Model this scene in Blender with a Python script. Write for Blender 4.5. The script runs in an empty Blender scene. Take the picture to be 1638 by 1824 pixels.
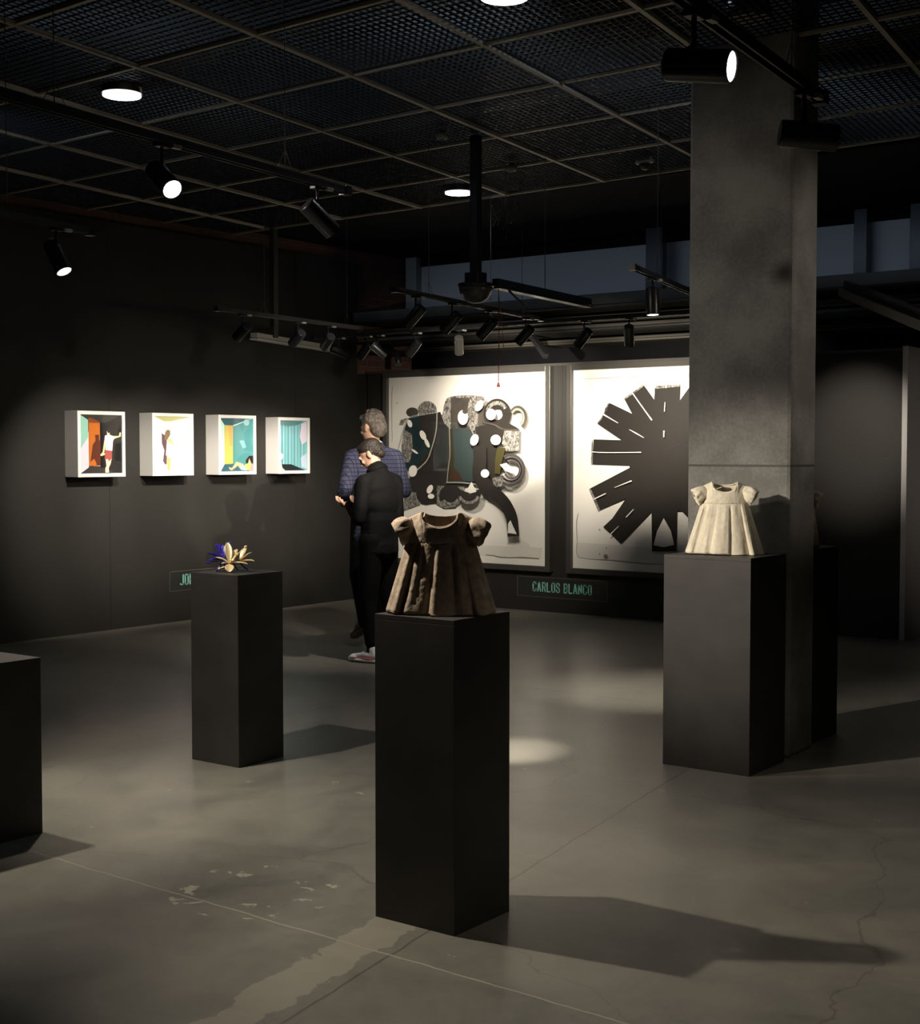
import bpy, bmesh, math, random
from mathutils import Vector, Matrix, noise
S = bpy.context.scene
COL = S.collection
R = math.radians
random.seed(7)

# ------------------------------------------------------------------ camera
F_PX, CX, CY, EYE = 2500.0, 819.0, 912.0, 1.6
YAW, PITCH = R(36.6), math.atan(106 / 2500)
FW0 = Vector((-math.sin(YAW), math.cos(YAW), 0)); RT = Vector((math.cos(YAW), math.sin(YAW), 0)); UPZ = Vector((0, 0, 1))
FW = (FW0 * math.cos(PITCH) - UPZ * math.sin(PITCH)); UP = RT.cross(FW)
EYEV = Vector((0, 0, EYE))
cam = bpy.data.cameras.new('camera'); camo = bpy.data.objects.new('camera', cam); COL.objects.link(camo)
camo.location = EYEV; camo.rotation_euler = (math.pi / 2 - PITCH, 0, YAW)
cam.sensor_fit = 'HORIZONTAL'; cam.sensor_width = 36; cam.lens = 36 * F_PX / 1638; cam.clip_start = .05
S.camera = camo
def ray(u, v): return FW + RT * ((u - CX) / F_PX) + UP * ((CY - v) / F_PX)
def onx(u, v, x): r = ray(u, v); return EYEV + r * (x / r.x)          # sight line met with a real wall plane
def ony(u, v, y): r = ray(u, v); return EYEV + r * (y / r.y)
def onz(u, v, z): r = ray(u, v); return EYEV + r * ((z - EYE) / r.z)
def seen(a, b, c): return (RT * a + FW0 * c + UPZ * b).normalized()   # right, up, away

# ------------------------------------------------------------------ world, exposure
w = bpy.data.worlds.new('night'); S.world = w; w.use_nodes = True
w.node_tree.nodes['Background'].inputs[0].default_value = (.6, .75, 1, 1)
w.node_tree.nodes['Background'].inputs[1].default_value = .004
S.view_settings.view_transform = 'Standard'; S.view_settings.look = 'None'
S.view_settings.gamma = 1; S.view_settings.use_curve_mapping = False; S.view_settings.exposure = 0.0
WARM = (1, .89, .75)

def spot(name, loc, target, power, angle, blend=.5, color=WARM, size=.03, parent=None):
    l = bpy.data.lights.new(name, 'SPOT'); l.energy = power; l.spot_size = R(angle); l.spot_blend = blend
    l.color = color; l.shadow_soft_size = size
    o = bpy.data.objects.new(name, l); COL.objects.link(o)
    o.location = loc; d = Vector(target) - Vector(loc)
    o.rotation_euler = d.to_track_quat('-Z', 'Y').to_euler()
    if parent:
        o.parent = parent; o.matrix_parent_inverse = parent.matrix_world.inverted()
    return o
# unseen spots without housings: some inferred from shadows and lit faces, others added fill
spot('unseen_hall_spot', (-4.95, 2.75, 2.55), (-3.2, 6.6, 1.02), 780, 27, .9, size=.015)
spot('unseen_hall_spot', (-5.72, 3.64, 2.5), (-5.0, 3.8, .6), 165, 70, .8)
spot('unseen_hall_spot', (-.6, 4.93, 2.7), (-9.95, 9.92, 1.1), 2600, 9.6, .5)
spot('unseen_hall_spot', (-4.9, 3.0, 2.9), (-3.25, 6.87, 2.2), 95, 40, 1)  # added fill that washes the column front
spot('unseen_hall_spot', (-1.5, 9.5, 2.7), (-4.06, 12.4, 1.4), 50, 40, 1)  # added fill for the grey door frame
spot('unseen_hall_spot', (-.7, 4.4, 2.7), (-1.6, 4.9, 0), 52, 95, .9)  # added fill for the floor on the right
spot('unseen_hall_spot', (.6, 7.9, 2.7), (-2.96, 7.05, 2.2), 130, 36, 1)
# daylight-white fittings above the open mesh ceiling
for q, p in (((-3.9, 6.9, 4.3), 7), ((-5.0, 5.6, 4.3), 4), ((-7.6, 5.4, 4.25), 6), ((-2.6, 8.8, 4.3), .6)):
    l = bpy.data.lights.new('plenum_light', 'POINT'); l.energy = p; l.color = (.6, .78, 1); l.shadow_soft_size = .1
    o = bpy.data.objects.new('plenum_light', l); COL.objects.link(o); o.location = q
# unseen cool area light on the high band of the far wall
l = bpy.data.lights.new('unseen_band_light', 'AREA'); l.energy = 3.6; l.color = (.6, .76, 1); l.shape = 'RECTANGLE'; l.size = 7; l.size_y = .5
o = bpy.data.objects.new('unseen_band_light', l); COL.objects.link(o); o.location = (-6.5, 10.6, 3.68)
o.rotation_euler = Vector((0, 1.9, -.35)).to_track_quat('-Z', 'Y').to_euler(); l.spread = R(70)

# ------------------------------------------------------------------ materials
def mat(name, color, rough=.6, metal=0, spec=.5, bump=0, bscale=30, var=0, vscale=4, emis=None, estr=0, coat=0, detail=4):
    m = bpy.data.materials.new(name); m.use_nodes = True; n = m.node_tree.nodes; k = m.node_tree.links
    b = n['Principled BSDF']; b.inputs['Base Color'].default_value = (*color, 1)
    b.inputs['Roughness'].default_value = rough; b.inputs['Metallic'].default_value = metal
    b.inputs['Specular IOR Level'].default_value = spec; b.inputs['Coat Weight'].default_value = coat
    tc = n.new('ShaderNodeTexCoord')
    if var:
        t = n.new('ShaderNodeTexNoise'); t.inputs['Scale'].default_value = vscale; t.inputs['Detail'].default_value = 6
        k.new(tc.outputs['Object'], t.inputs['Vector'])
        r = n.new('ShaderNodeValToRGB'); r.color_ramp.elements[0].position = .3; r.color_ramp.elements[1].position = .7
        r.color_ramp.elements[0].color = (*[c * (1 - var) for c in color], 1); r.color_ramp.elements[1].color = (*[min(1, c * (1 + var)) for c in color], 1)
        k.new(t.outputs[0], r.inputs[0]); k.new(r.outputs[0], b.inputs['Base Color'])
    if bump:
        t = n.new('ShaderNodeTexNoise'); t.inputs['Scale'].default_value = bscale; t.inputs['Detail'].default_value = detail
        k.new(tc.outputs['Object'], t.inputs['Vector'])
        u = n.new('ShaderNodeBump'); u.inputs['Strength'].default_value = bump; u.inputs['Distance'].default_value = .01
        k.new(t.outputs[0], u.inputs['Height']); k.new(u.outputs[0], b.inputs['Normal'])
    if emis:
        b.inputs['Emission Color'].default_value = (*emis, 1); b.inputs['Emission Strength'].default_value = estr
    return m
M = {}
M['wall_black'] = mat('wall_black', (.0195, .0190, .0165), .62, bump=.12, bscale=60, var=.12, vscale=1.5, spec=.35)
M['back_black'] = mat('back_black', (.020, .019, .017), .6, bump=.1, bscale=60, spec=.3)
M['void'] = mat('void', (.006, .006, .007), .9, spec=.1)
M['plinth'] = mat('plinth', (.034, .032, .029), .5, bump=.08, bscale=12, var=.2, vscale=5, spec=.4)
M['metal_black'] = mat('metal_black', (.018, .018, .02), .32, metal=.0, spec=.5)
M['track'] = mat('track', (.03, .03, .032), .4)
M['cable'] = mat('cable', (.10, .095, .09), .4, metal=.3)
M['steel'] = mat('steel', (.4, .4, .42), .25, metal=1)
M['white_plastic'] = mat('white_plastic', (.6, .6, .58), .4)
M['tbar'] = mat('tbar', (.42, .38, .31), .6)
M['mesh'] = mat('mesh', (.045, .045, .05), .4, metal=.3)
M['lens'] = mat('lens', (.9, .9, .9), .4, emis=(1, .95, .97), estr=14)
M['lens_dim'] = mat('lens_dim', (.9, .9, .9), .4, emis=(1, .93, .9), estr=1.6)
M['lens_off'] = mat('lens_off', (.05, .05, .06), .15)
M['down_on'] = mat('down_on', (.9, .9, .9), .4, emis=(.97, .96, 1), estr=7)
M['down_off'] = mat('down_off', (.55, .55, .52), .4)
M['white_frame'] = mat('white_frame', (.82, .81, .79), .45)
M['pic_frame'] = mat('pic_frame', (.05, .047, .042), .35)
M['blue_wall'] = mat('blue_wall', (.42, .42, .42), .8)
M['duct'] = mat('duct', (.06, .056, .045), .5, var=.25, vscale=2)
M['white_col'] = mat('white_col', (.3, .3, .28), .7)
M['door_grey'] = mat('door_grey', (.42, .40, .40), .5)
M['teal'] = mat('teal', (.26, .62, .54), .5)
M['sign'] = mat('sign', (.022, .024, .022), .35)
M['sign_edge'] = mat('sign_edge', (.09, .085, .075), .4)
M['gold'] = mat('gold', (.92, .74, .42), .35, metal=.45)
M['blue_gloss'] = mat('blue_gloss', (.035, .025, .32), .12, coat=1)
M['red_cord'] = mat('red_cord', (.35, .09, .07), .6)
M['dome'] = mat('dome', (.075, .07, .062), .3)
M['skin'] = mat('skin', (.62, .38, .27), .5, bump=.05)
M['hair_dark'] = mat('hair_dark', (.022, .016, .012), .45, bump=1, bscale=90)
M['hair_grey'] = mat('hair_grey', (.16, .135, .11), .5, bump=1, bscale=80, var=.5, vscale=40)
M['shirt'] = mat('shirt', (.0045, .0045, .005), .8, bump=.4, bscale=14, spec=.2)
M['trouser'] = mat('trouser', (.005, .005, .006), .85, bump=.4, bscale=10, spec=.15)
M['shoe_white'] = mat('shoe_white', (.72, .72, .74), .6, bump=.2, bscale=150)
M['shoe_red'] = mat('shoe_red', (.65, .12, .12), .5)
M['shoe_brown'] = mat('shoe_brown', (.05, .022, .014), .35)
M['paper'] = mat('paper', (.78, .76, .70), .8, bump=.05, bscale=5)
M['paper_strip'] = mat('paper_strip', (.66, .64, .59), .8, bump=.1, bscale=8)
M['paper_edge'] = mat('paper_edge', (.22, .2, .18), .8)
M['ink'] = mat('ink', (.022, .019, .016), .45, bump=.1, bscale=20)

def linen(name, a, b_, rough=.85):
    m = mat(name, a, rough, bump=.35, bscale=45, spec=.25, detail=8); n = m.node_tree.nodes; k = m.node_tree.links; b = n['Principled BSDF']
    tc = n.new('ShaderNodeTexCoord'); t = n.new('ShaderNodeTexNoise'); t.inputs['Scale'].default_value = 22; t.inputs['Detail'].default_value = 10; t.inputs['Roughness'].default_value = .7
    r = n.new('ShaderNodeValToRGB'); r.color_ramp.elements[0].color = (*a, 1); r.color_ramp.elements[1].color = (*b_, 1); r.color_ramp.elements[0].position = .38; r.color_ramp.elements[1].position = .62
    k.new(tc.outputs['Object'], t.inputs['Vector']); k.new(t.outputs[0], r.inputs[0]); k.new(r.outputs[0], b.inputs['Base Color'])
    return m
M['linen'] = linen('linen', (.34, .26, .19), (.58, .47, .35))
M['linen_pale'] = linen('linen_pale', (.70, .63, .49), (.84, .77, .61))

def drybrush():
    m = bpy.data.materials.new('dry_brush'); m.use_nodes = True; n = m.node_tree.nodes; k = m.node_tree.links; b = n['Principled BSDF']
    tc = n.new('ShaderNodeTexCoord'); mp = n.new('ShaderNodeMapping'); mp.inputs['Scale'].default_value = (34, 34, 20)
    t = n.new('ShaderNodeTexNoise'); t.inputs['Detail'].default_value = 9; t.inputs['Roughness'].default_value = .75; t.inputs['Scale'].default_value = 1; t.inputs['Distortion'].default_value = 1.5
    r = n.new('ShaderNodeValToRGB'); r.color_ramp.elements[0].position = .42; r.color_ramp.elements[0].color = (.03, .026, .022, 1)
    r.color_ramp.elements[1].position = .72; r.color_ramp.elements[1].color = (.6, .58, .52, 1)
    k.new(tc.outputs['Object'], mp.inputs[0]); k.new(mp.outputs[0], t.inputs['Vector']); k.new(t.outputs[0], r.inputs[0]); k.new(r.outputs[0], b.inputs['Base Color'])
    b.inputs['Roughness'].default_value = .6
    return m
M['dry'] = drybrush()
M['ink_soft'] = mat('ink_soft', (.055, .048, .040), .5, var=.35, vscale=7)

def glass_mat():
    m = bpy.data.materials.new('picture_glass'); m.use_nodes = True; n = m.node_tree.nodes; k = m.node_tree.links; n.remove(n['Principled BSDF'])
    t = n.new('ShaderNodeBsdfTransparent'); g = n.new('ShaderNodeBsdfGlossy'); g.inputs['Roughness'].default_value = .02
    f = n.new('ShaderNodeFresnel'); f.inputs[0].default_value = 1.45; x = n.new('ShaderNodeMixShader')
    gg = n.new('ShaderNodeNewGeometry'); iv = n.new('ShaderNodeMath'); iv.operation = 'SUBTRACT'; iv.inputs[0].default_value = 1; k.new(gg.outputs['Backfacing'], iv.inputs[1])
    mu = n.new('ShaderNodeMath'); mu.operation = 'MULTIPLY'; k.new(f.outputs[0], mu.inputs[0]); k.new(iv.outputs[0], mu.inputs[1])
    k.new(mu.outputs[0], x.inputs[0]); k.new(t.outputs[0], x.inputs[1]); k.new(g.outputs[0], x.inputs[2])
    k.new(x.outputs[0], n['Material Output'].inputs[0]); return m
M['glass'] = glass_mat()

def concrete_floor():
    m = bpy.data.materials.new('polished_concrete'); m.use_nodes = True; n = m.node_tree.nodes; k = m.node_tree.links; b = n['Principled BSDF']
    geo = n.new('ShaderNodeNewGeometry'); sep = n.new('ShaderNodeSeparateXYZ'); k.new(geo.outputs['Position'], sep.inputs[0])
    def mth(op, a, b2=None, c=None):
        x = n.new('ShaderNodeMath'); x.operation = op
        for i, v in enumerate((a, b2, c)):
            if v is None: continue
            if isinstance(v, (int, float)): x.inputs[i].default_value = v
            else: k.new(v, x.inputs[i])
        return x.outputs[0]
    def nz(scale, detail=8, rough=.6, dist=0):
        t = n.new('ShaderNodeTexNoise'); t.inputs['Scale'].default_value = scale; t.inputs['Detail'].default_value = detail
        t.inputs['Roughness'].default_value = rough; t.inputs['Distortion'].default_value = dist
        k.new(geo.outputs['Position'], t.inputs['Vector']); return t.outputs[0]
    big = nz(.55, 5, .55, .5); mid = nz(2.6, 9, .65, .6); fine = nz(30, 6, .7); wob = nz(5, 5, .6)
    r = n.new('ShaderNodeValToRGB'); r.color_ramp.elements[0].position = .38; r.color_ramp.elements[0].color = (.118, .118, .102, 1)
    r.color_ramp.elements[1].position = .62; r.color_ramp.elements[1].color = (.24, .228, .19, 1)
    v = mth('ADD', mth('MULTIPLY', big, .5), mth('ADD', mth('MULTIPLY', mid, .38), mth('MULTIPLY', fine, .12)))
    k.new(v, r.inputs[0])
    X, Y = sep.outputs[0], sep.outputs[1]
    w1 = mth('MULTIPLY', mth('SUBTRACT', wob, .5), .035)
    def line(val, width):                                    # 1 on a thin joint
        return mth('LESS_THAN', mth('ABSOLUTE', mth('ADD', val, w1)), width)
    # saw joints: one along x at y = 3.39, one running away close to x = -3, more every few metres
    jy = line(mth('ADD', mth('SUBTRACT', Y, 3.41), mth('MULTIPLY', mth('ADD', X, 3.0), .022)), .004)
    jx = line(mth('ADD', mth('ADD', X, 2.965), mth('MULTIPLY', mth('SUBTRACT', Y, 4.4), .16)), .005)
    jy2 = line(mth('SUBTRACT', Y, 7.9), .006); jx2 = line(mth('ADD', X, 5.9), .005)
    dark = mth('MAXIMUM', mth('MULTIPLY', mth('MAXIMUM', jx, mth('MAXIMUM', jy2, jx2)), .5), 0)
    # wandering cracks
    cr = n.new('ShaderNodeTexVoronoi'); cr.feature = 'DISTANCE_TO_EDGE'; cr.inputs['Scale'].default_value = .42; cr.inputs['Randomness'].default_value = 1
    cn = n.new('ShaderNodeTexNoise'); cn.inputs['Scale'].default_value = 2.2; cn.inputs['Detail'].default_value = 5
    k.new(geo.outputs['Position'], cn.inputs['Vector'])
    va = n.new('ShaderNodeVectorMath'); va.operation = 'MULTIPLY_ADD'; k.new(cn.outputs['Color'], va.inputs[0]); va.inputs[1].default_value = (.5, .5, 0); k.new(geo.outputs['Position'], va.inputs[2])
    k.new(va.outputs[0], cr.inputs['Vector'])
    crack = mth('MULTIPLY', mth('LESS_THAN', cr.outputs['Distance'], .0014), .3)
    dark = mth('MAXIMUM', dark, crack)
    light = mth('MULTIPLY', jy, .55)
    # worn patch beside the joint crossing (towards the viewer's left) and pale scuffs
    dx = mth('ADD', mth('ADD', X, 3.04), mth('MULTIPLY', mth('SUBTRACT', wob, .5), .22))
    near = mth('MULTIPLY', mth('LESS_THAN', mth('ABSOLUTE', mth('ADD', mth('ADD', dx, .07), mth('MULTIPLY', mth('SUBTRACT', Y, 4.4), .16))), .085), mth('LESS_THAN', Y, 3.75))
    near = mth('MULTIPLY', near, .32)
    sc = nz(7, 8, .7, .3)
    sx = mth('ADD', mth('POWER', mth('DIVIDE', mth('ADD', X, 3.62), .34), 2), mth('POWER', mth('DIVIDE', mth('SUBTRACT', Y, 3.62), .32), 2))
    ring = mth('MULTIPLY', mth('LESS_THAN', mth('ABSOLUTE', mth('SUBTRACT', sx, .55)), .35), mth('GREATER_THAN', sc, .575))
    spots = mth('GREATER_THAN', nz(9, 3, .5), .735)
    light = mth('MAXIMUM', light, mth('MAXIMUM', near, mth('MAXIMUM', mth('MULTIPLY', ring, .7), mth('MULTIPLY', spots, .45))))
    m1 = n.new('ShaderNodeMix'); m1.data_type = 'RGBA'; k.new(dark, m1.inputs[0]); k.new(r.outputs[0], m1.inputs[6]); m1.inputs[7].default_value = (.035, .033, .028, 1)
    m2 = n.new('ShaderNodeMix'); m2.data_type = 'RGBA'; k.new(light, m2.inputs[0]); k.new(m1.outputs[2], m2.inputs[6]); m2.inputs[7].default_value = (.46, .42, .33, 1)
    k.new(m2.outputs[2], b.inputs['Base Color'])
    rr = n.new('ShaderNodeMapRange'); rr.inputs[3].default_value = .26; rr.inputs[4].default_value = .42; k.new(mid, rr.inputs[0]); k.new(rr.outputs[0], b.inputs['Roughness'])
    bp = n.new('ShaderNodeBump'); bp.inputs['Strength'].default_value = .12; bp.inputs['Distance'].default_value = .004
    k.new(mth('SUBTRACT', mid, mth('MULTIPLY', dark, 1.5)), bp.inputs['Height']); k.new(bp.outputs[0], b.inputs['Normal'])
    return m
M['floor'] = concrete_floor()

def column_mat():
    m = mat('cast_concrete', (.17, .165, .15), .8, bump=.35, bscale=9, detail=8); n = m.node_tree.nodes; k = m.node_tree.links; b = n['Principled BSDF']
    geo = n.new('ShaderNodeNewGeometry'); sep = n.new('ShaderNodeSeparateXYZ'); k.new(geo.outputs['Position'], sep.inputs[0])
    t = n.new('ShaderNodeTexNoise'); t.inputs['Scale'].default_value = 2.5; t.inputs['Detail'].default_value = 8; k.new(geo.outputs['Position'], t.inputs['Vector'])
    t2 = n.new('ShaderNodeTexNoise'); t2.inputs['Scale'].default_value = 55; t2.inputs['Detail'].default_value = 4; k.new(geo.outputs['Position'], t2.inputs['Vector'])
    r = n.new('ShaderNodeValToRGB'); r.color_ramp.elements[0].position = .38; r.color_ramp.elements[0].color = (.145, .14, .128, 1); r.color_ramp.elements[1].position = .66; r.color_ramp.elements[1].color = (.29, .283, .26, 1)
    a = n.new('ShaderNodeMath'); a.operation = 'MULTIPLY_ADD'; k.new(t2.outputs[0], a.inputs[0]); a.inputs[1].default_value = .25; k.new(t.outputs[0], a.inputs[2])
    s = n.new('ShaderNodeMath'); s.operation = 'SUBTRACT'; k.new(a.outputs[0], s.inputs[0]); s.inputs[1].default_value = .12
    k.new(s.outputs[0], r.inputs[0])
    zr = n.new('ShaderNodeMapRange'); zr.interpolation_type = 'SMOOTHSTEP'; zr.inputs[1].default_value = .32; zr.inputs[2].default_value = .05
    za = n.new('ShaderNodeMath'); za.operation = 'SUBTRACT'; k.new(sep.outputs[2], za.inputs[0]); za.inputs[1].default_value = 1.83
    zb = n.new('ShaderNodeMath'); zb.operation = 'ABSOLUTE'; k.new(za.outputs[0], zb.inputs[0]); k.new(zb.outputs[0], zr.inputs[0])
    rn = n.new('ShaderNodeTexNoise'); rn.noise_type = 'RIDGED_MULTIFRACTAL'; rn.inputs['Scale'].default_value = 5; rn.inputs['Detail'].default_value = 8; rn.inputs['Distortion'].default_value = .6; k.new(geo.outputs['Position'], rn.inputs['Vector'])
    rm = n.new('ShaderNodeMath'); rm.operation = 'MULTIPLY'; k.new(rn.outputs[0], rm.inputs[0]); k.new(zr.outputs[0], rm.inputs[1])
    b2 = n.new('ShaderNodeBump'); b2.inputs['Strength'].default_value = .8; b2.inputs['Distance'].default_value = .02; k.new(rm.outputs[0], b2.inputs['Height'])
    old = [l_ for l_ in k if l_.to_socket == b.inputs['Normal']][0].from_node; k.new(b2.outputs[0], old.inputs['Normal'])
    # formwork joint at z 1.53
    c = n.new('ShaderNodeMath'); c.operation = 'SUBTRACT'; k.new(sep.outputs[2], c.inputs[0]); c.inputs[1].default_value = 1.53
    d = n.new('ShaderNodeMath'); d.operation = 'ABSOLUTE'; k.new(c.outputs[0], d.inputs[0])
    e = n.new('ShaderNodeMath'); e.operation = 'LESS_THAN'; k.new(d.outputs[0], e.inputs[0]); e.inputs[1].default_value = .006
    mx = n.new('ShaderNodeMix'); mx.data_type = 'RGBA'; k.new(e.outputs[0], mx.inputs[0]); k.new(r.outputs[0], mx.inputs[6]); mx.inputs[7].default_value = (.08, .078, .07, 1)
    k.new(mx.outputs[2], b.inputs['Base Color']); return m
M['column'] = column_mat()

def brick_mat():
    m = bpy.data.materials.new('brick'); m.use_nodes = True; n = m.node_tree.nodes; k = m.node_tree.links; b = n['Principled BSDF']
    tc = n.new('ShaderNodeNewGeometry'); mp = n.new('ShaderNodeMapping'); mp.inputs['Rotation'].default_value = (R(90), 0, R(90))
    sp = n.new('ShaderNodeSeparateXYZ'); cb = n.new('ShaderNodeCombineXYZ'); k.new(tc.outputs['Position'], sp.inputs[0]); k.new(sp.outputs[1], cb.inputs[0]); k.new(sp.outputs[2], cb.inputs[1])
    t = n.new('ShaderNodeTexBrick'); t.inputs['Scale'].default_value = 1; t.inputs['Brick Width'].default_value = .24; t.inputs['Row Height'].default_value = .075; t.inputs['Mortar Size'].default_value = .007
    t.inputs['Color1'].default_value = (.16, .065, .04, 1); t.inputs['Color2'].default_value = (.11, .05, .035, 1); t.inputs['Mortar'].default_value = (.12, .10, .085, 1)
    k.new(cb.outputs[0], t.inputs['Vector']); k.new(t.outputs[0], b.inputs['Base Color']); b.inputs['Roughness'].default_value = .85
    return m
M['brick'] = brick_mat()

def check_mat():
    m = bpy.data.materials.new('checked_wool'); m.use_nodes = True; n = m.node_tree.nodes; k = m.node_tree.links; b = n['Principled BSDF']
    tc = n.new('ShaderNodeTexCoord'); sp = n.new('ShaderNodeSeparateXYZ'); k.new(tc.outputs['Object'], sp.inputs[0])
    outs = []
    ad = n.new('ShaderNodeMath'); ad.operation = 'ADD'; k.new(sp.outputs[0], ad.inputs[0]); k.new(sp.outputs[1], ad.inputs[1])
    for src in (ad.outputs[0], sp.outputs[2]):
        a = n.new('ShaderNodeMath'); a.operation = 'PINGPONG'; k.new(src, a.inputs[0]); a.inputs[1].default_value = .016
        l = n.new('ShaderNodeMath'); l.operation = 'LESS_THAN'; k.new(a.outputs[0], l.inputs[0]); l.inputs[1].default_value = .0035; outs.append(l.outputs[0])
    mx = n.new('ShaderNodeMath'); mx.operation = 'MAXIMUM'; k.new(outs[0], mx.inputs[0]); k.new(outs[1], mx.inputs[1])
    c = n.new('ShaderNodeMix'); c.data_type = 'RGBA'; k.new(mx.outputs[0], c.inputs[0]); c.inputs[6].default_value = (.075, .08, .14, 1); c.inputs[7].default_value = (.022, .026, .06, 1)
    k.new(c.outputs[2], b.inputs['Base Color']); b.inputs['Roughness'].default_value = .85; return m
M['check'] = check_mat()

# ------------------------------------------------------------------ helpers
def tag(o, label=None, cat=None, group=None, kind=None):
    if label: o['label'] = label
    if cat: o['category'] = cat
    if group: o['group'] = group
    if kind: o['kind'] = kind
    return o
def link_mesh(name, me, parent=None):
    o = bpy.data.objects.new(name, me); COL.objects.link(o)
    if parent: o.parent = parent
    return o
def empty(name, loc=(0, 0, 0), rz=0, label=None, cat=None, group=None):
    o = bpy.data.objects.new(name, None); COL.objects.link(o); o.location = loc; o.rotation_euler = (0, 0, rz); o.empty_display_size = .1
    return tag(o, label, cat, group)
class MB:
    def __init__(s): s.bm = bmesh.new(); s.mats = []
    def mi(s, m):
        if m is None: return 0
        if m not in s.mats: s.mats.append(m)
        return s.mats.index(m)
    def box(s, a, b, m=None, mtx=None):
        i = s.mi(m); x0, y0, z0 = a; x1, y1, z1 = b
        vs = [Vector(p) for p in ((x0, y0, z0), (x1, y0, z0), (x1, y1, z0), (x0, y1, z0), (x0, y0, z1), (x1, y0, z1), (x1, y1, z1), (x0, y1, z1))]
        if mtx: vs = [mtx @ v for v in vs]
        vs = [s.bm.verts.new(v) for v in vs]
        for f in ((0, 3, 2, 1), (4, 5, 6, 7), (0, 1, 5, 4), (1, 2, 6, 5), (2, 3, 7, 6), (3, 0, 4, 7)):
            s.bm.faces.new([vs[q] for q in f]).material_index = i
        return s
    def tube(s, pts, r, n=10, m=None, caps=True, smooth=True):
        i = s.mi(m); pts = [Vector(p) for p in pts]; rs = r if isinstance(r, (list, tuple)) else [r] * len(pts); rings = []; px = None
        for j, p in enumerate(pts):
            d = (pts[min(j + 1, len(pts) - 1)] - pts[max(j - 1, 0)])
            d = d.normalized() if d.length > 1e-9 else Vector((0, 0, 1))
            if px is None: px = d.orthogonal().normalized()
            else:
                px = (px - d * px.dot(d)); px = px.normalized() if px.length > 1e-6 else d.orthogonal().normalized()
            py = d.cross(px)
            rings.append([s.bm.verts.new(p + (px * math.cos(2 * math.pi * q / n) + py * math.sin(2 * math.pi * q / n)) * rs[j]) for q in range(n)])
        for a, b in zip(rings, rings[1:]):
            for q in range(n):
                f = s.bm.faces.new((a[q], a[(q + 1) % n], b[(q + 1) % n], b[q])); f.material_index = i; f.smooth = smooth
        if caps:
            s.bm.faces.new(rings[0][::-1]).material_index = i; s.bm.faces.new(rings[-1]).material_index = i
        return s
    def lathe(s, o, ax, prof, n=32, m=None):
        i = s.mi(m); ax = ax.normalized(); px = ax.orthogonal().normalized(); py = ax.cross(px); rings = []
        for h, r in prof: rings.append([s.bm.verts.new(Vector(o) + ax * h + (px * math.cos(2 * math.pi * q / n) + py * math.sin(2 * math.pi * q / n)) * r) for q in range(n)])
        for a, b in zip(rings, rings[1:]):
            for q in range(n): f = s.bm.faces.new((a[q], a[(q + 1) % n], b[(q + 1) % n], b[q])); f.material_index = i; f.smooth = abs(prof[0][1] - prof[1][1]) < 9
        s.bm.faces.new(rings[0][::-1]); s.bm.faces.new(rings[-1]); return s
    def beam(s, p, q, wd, ht, m=None):
        i = s.mi(m); p = Vector(p); q = Vector(q); d = (q - p).normalized(); side = d.cross(UPZ)
        side = side.normalized() if side.length > 1e-5 else Vector((1, 0, 0)); up = side.cross(d)
        vs = [s.bm.verts.new(e + side * a * wd / 2 + up * b * ht / 2) for e in (p, q) for a, b in ((-1, -1), (1, -1), (1, 1), (-1, 1))]
        for f in ((0, 1, 2, 3), (7, 6, 5, 4), (0, 4, 5, 1), (1, 5, 6, 2), (2, 6, 7, 3), (3, 7, 4, 0)): s.bm.faces.new([vs[z] for z in f]).material_index = i
        return s
    def poly(s, pts, m=None):
        i = s.mi(m); f = s.bm.faces.new([s.bm.verts.new(p) for p in pts]); f.material_index = i; return s
    def build(s, name, m=None, parent=None, bevel=0, smooth=False):
        me = bpy.data.meshes.new(name)
        bmesh.ops.recalc_face_normals(s.bm, faces=s.bm.faces)
        if bevel: bmesh.ops.bevel(s.bm, geom=list(s.bm.edges), offset=bevel, segments=2, affect='EDGES', profile=.5, clamp_overlap=True)
        if smooth:
            for f in s.bm.faces: f.smooth = True
        s.bm.to_mesh(me); s.bm.free()
        if m: me.materials.append(m)
        for q in s.mats: me.materials.append(q)
        return link_mesh(name, me, parent)
def bx(name, a, b, m, parent=None, bevel=0): return MB().box(a, b).build(name, m, parent, bevel)
def struct(o): o['kind'] = 'structure'; return o
def rebase(o):                                            # move the object's origin to its mesh's base centre
    me = o.data; xs = [v.co.copy() for v in me.vertices]
    c = Vector(((min(v.x for v in xs) + max(v.x for v in xs)) / 2, (min(v.y for v in xs) + max(v.y for v in xs)) / 2, min(v.z for v in xs)))
    me.transform(Matrix.Translation(-c)); o.location = o.location + c; return o
def copy_tree(o, parent=None):
    c = o.copy(); COL.objects.link(c); c.parent = parent
    for ch in o.children: copy_tree(ch, c)
    return c

# ------------------------------------------------------------------ room
XL, YB = -10.05, 11.8
struct(bx('floor', (-10.3, -4, -.1), (3, 16, 0), M['floor']))
struct(bx('wall_left', (-10.3, -4, 0), (XL - .05, 13, 4.7), M['brick']))
fm = MB()                                                  # painted boards in front of the brick, seams between them
ys = [-4, -1.5, 1, 3.4, 5.83, 8.25, 10.68, 11.656]
for a, b in zip(ys, ys[1:]): fm.box((XL - .05, a + .0015, 0), (XL, b - .0015, 3.66))
fm.box((XL - .05, 11.656, 0), (XL, YB - .001, 2.46))
struct(fm.build('wall_left', M['wall_black']))
struct(bx('wall_rear', (-10.3, -4.2, 0), (3, -4, 4.7), M['void']))
struct(bx('wall_right', (3, -4.2, 0), (3.2, 16, 4.7), M['void']))
struct(bx('ceiling', (-10.3, -4.2, 4.6), (3.2, 16, 4.75), M['void']))
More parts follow.
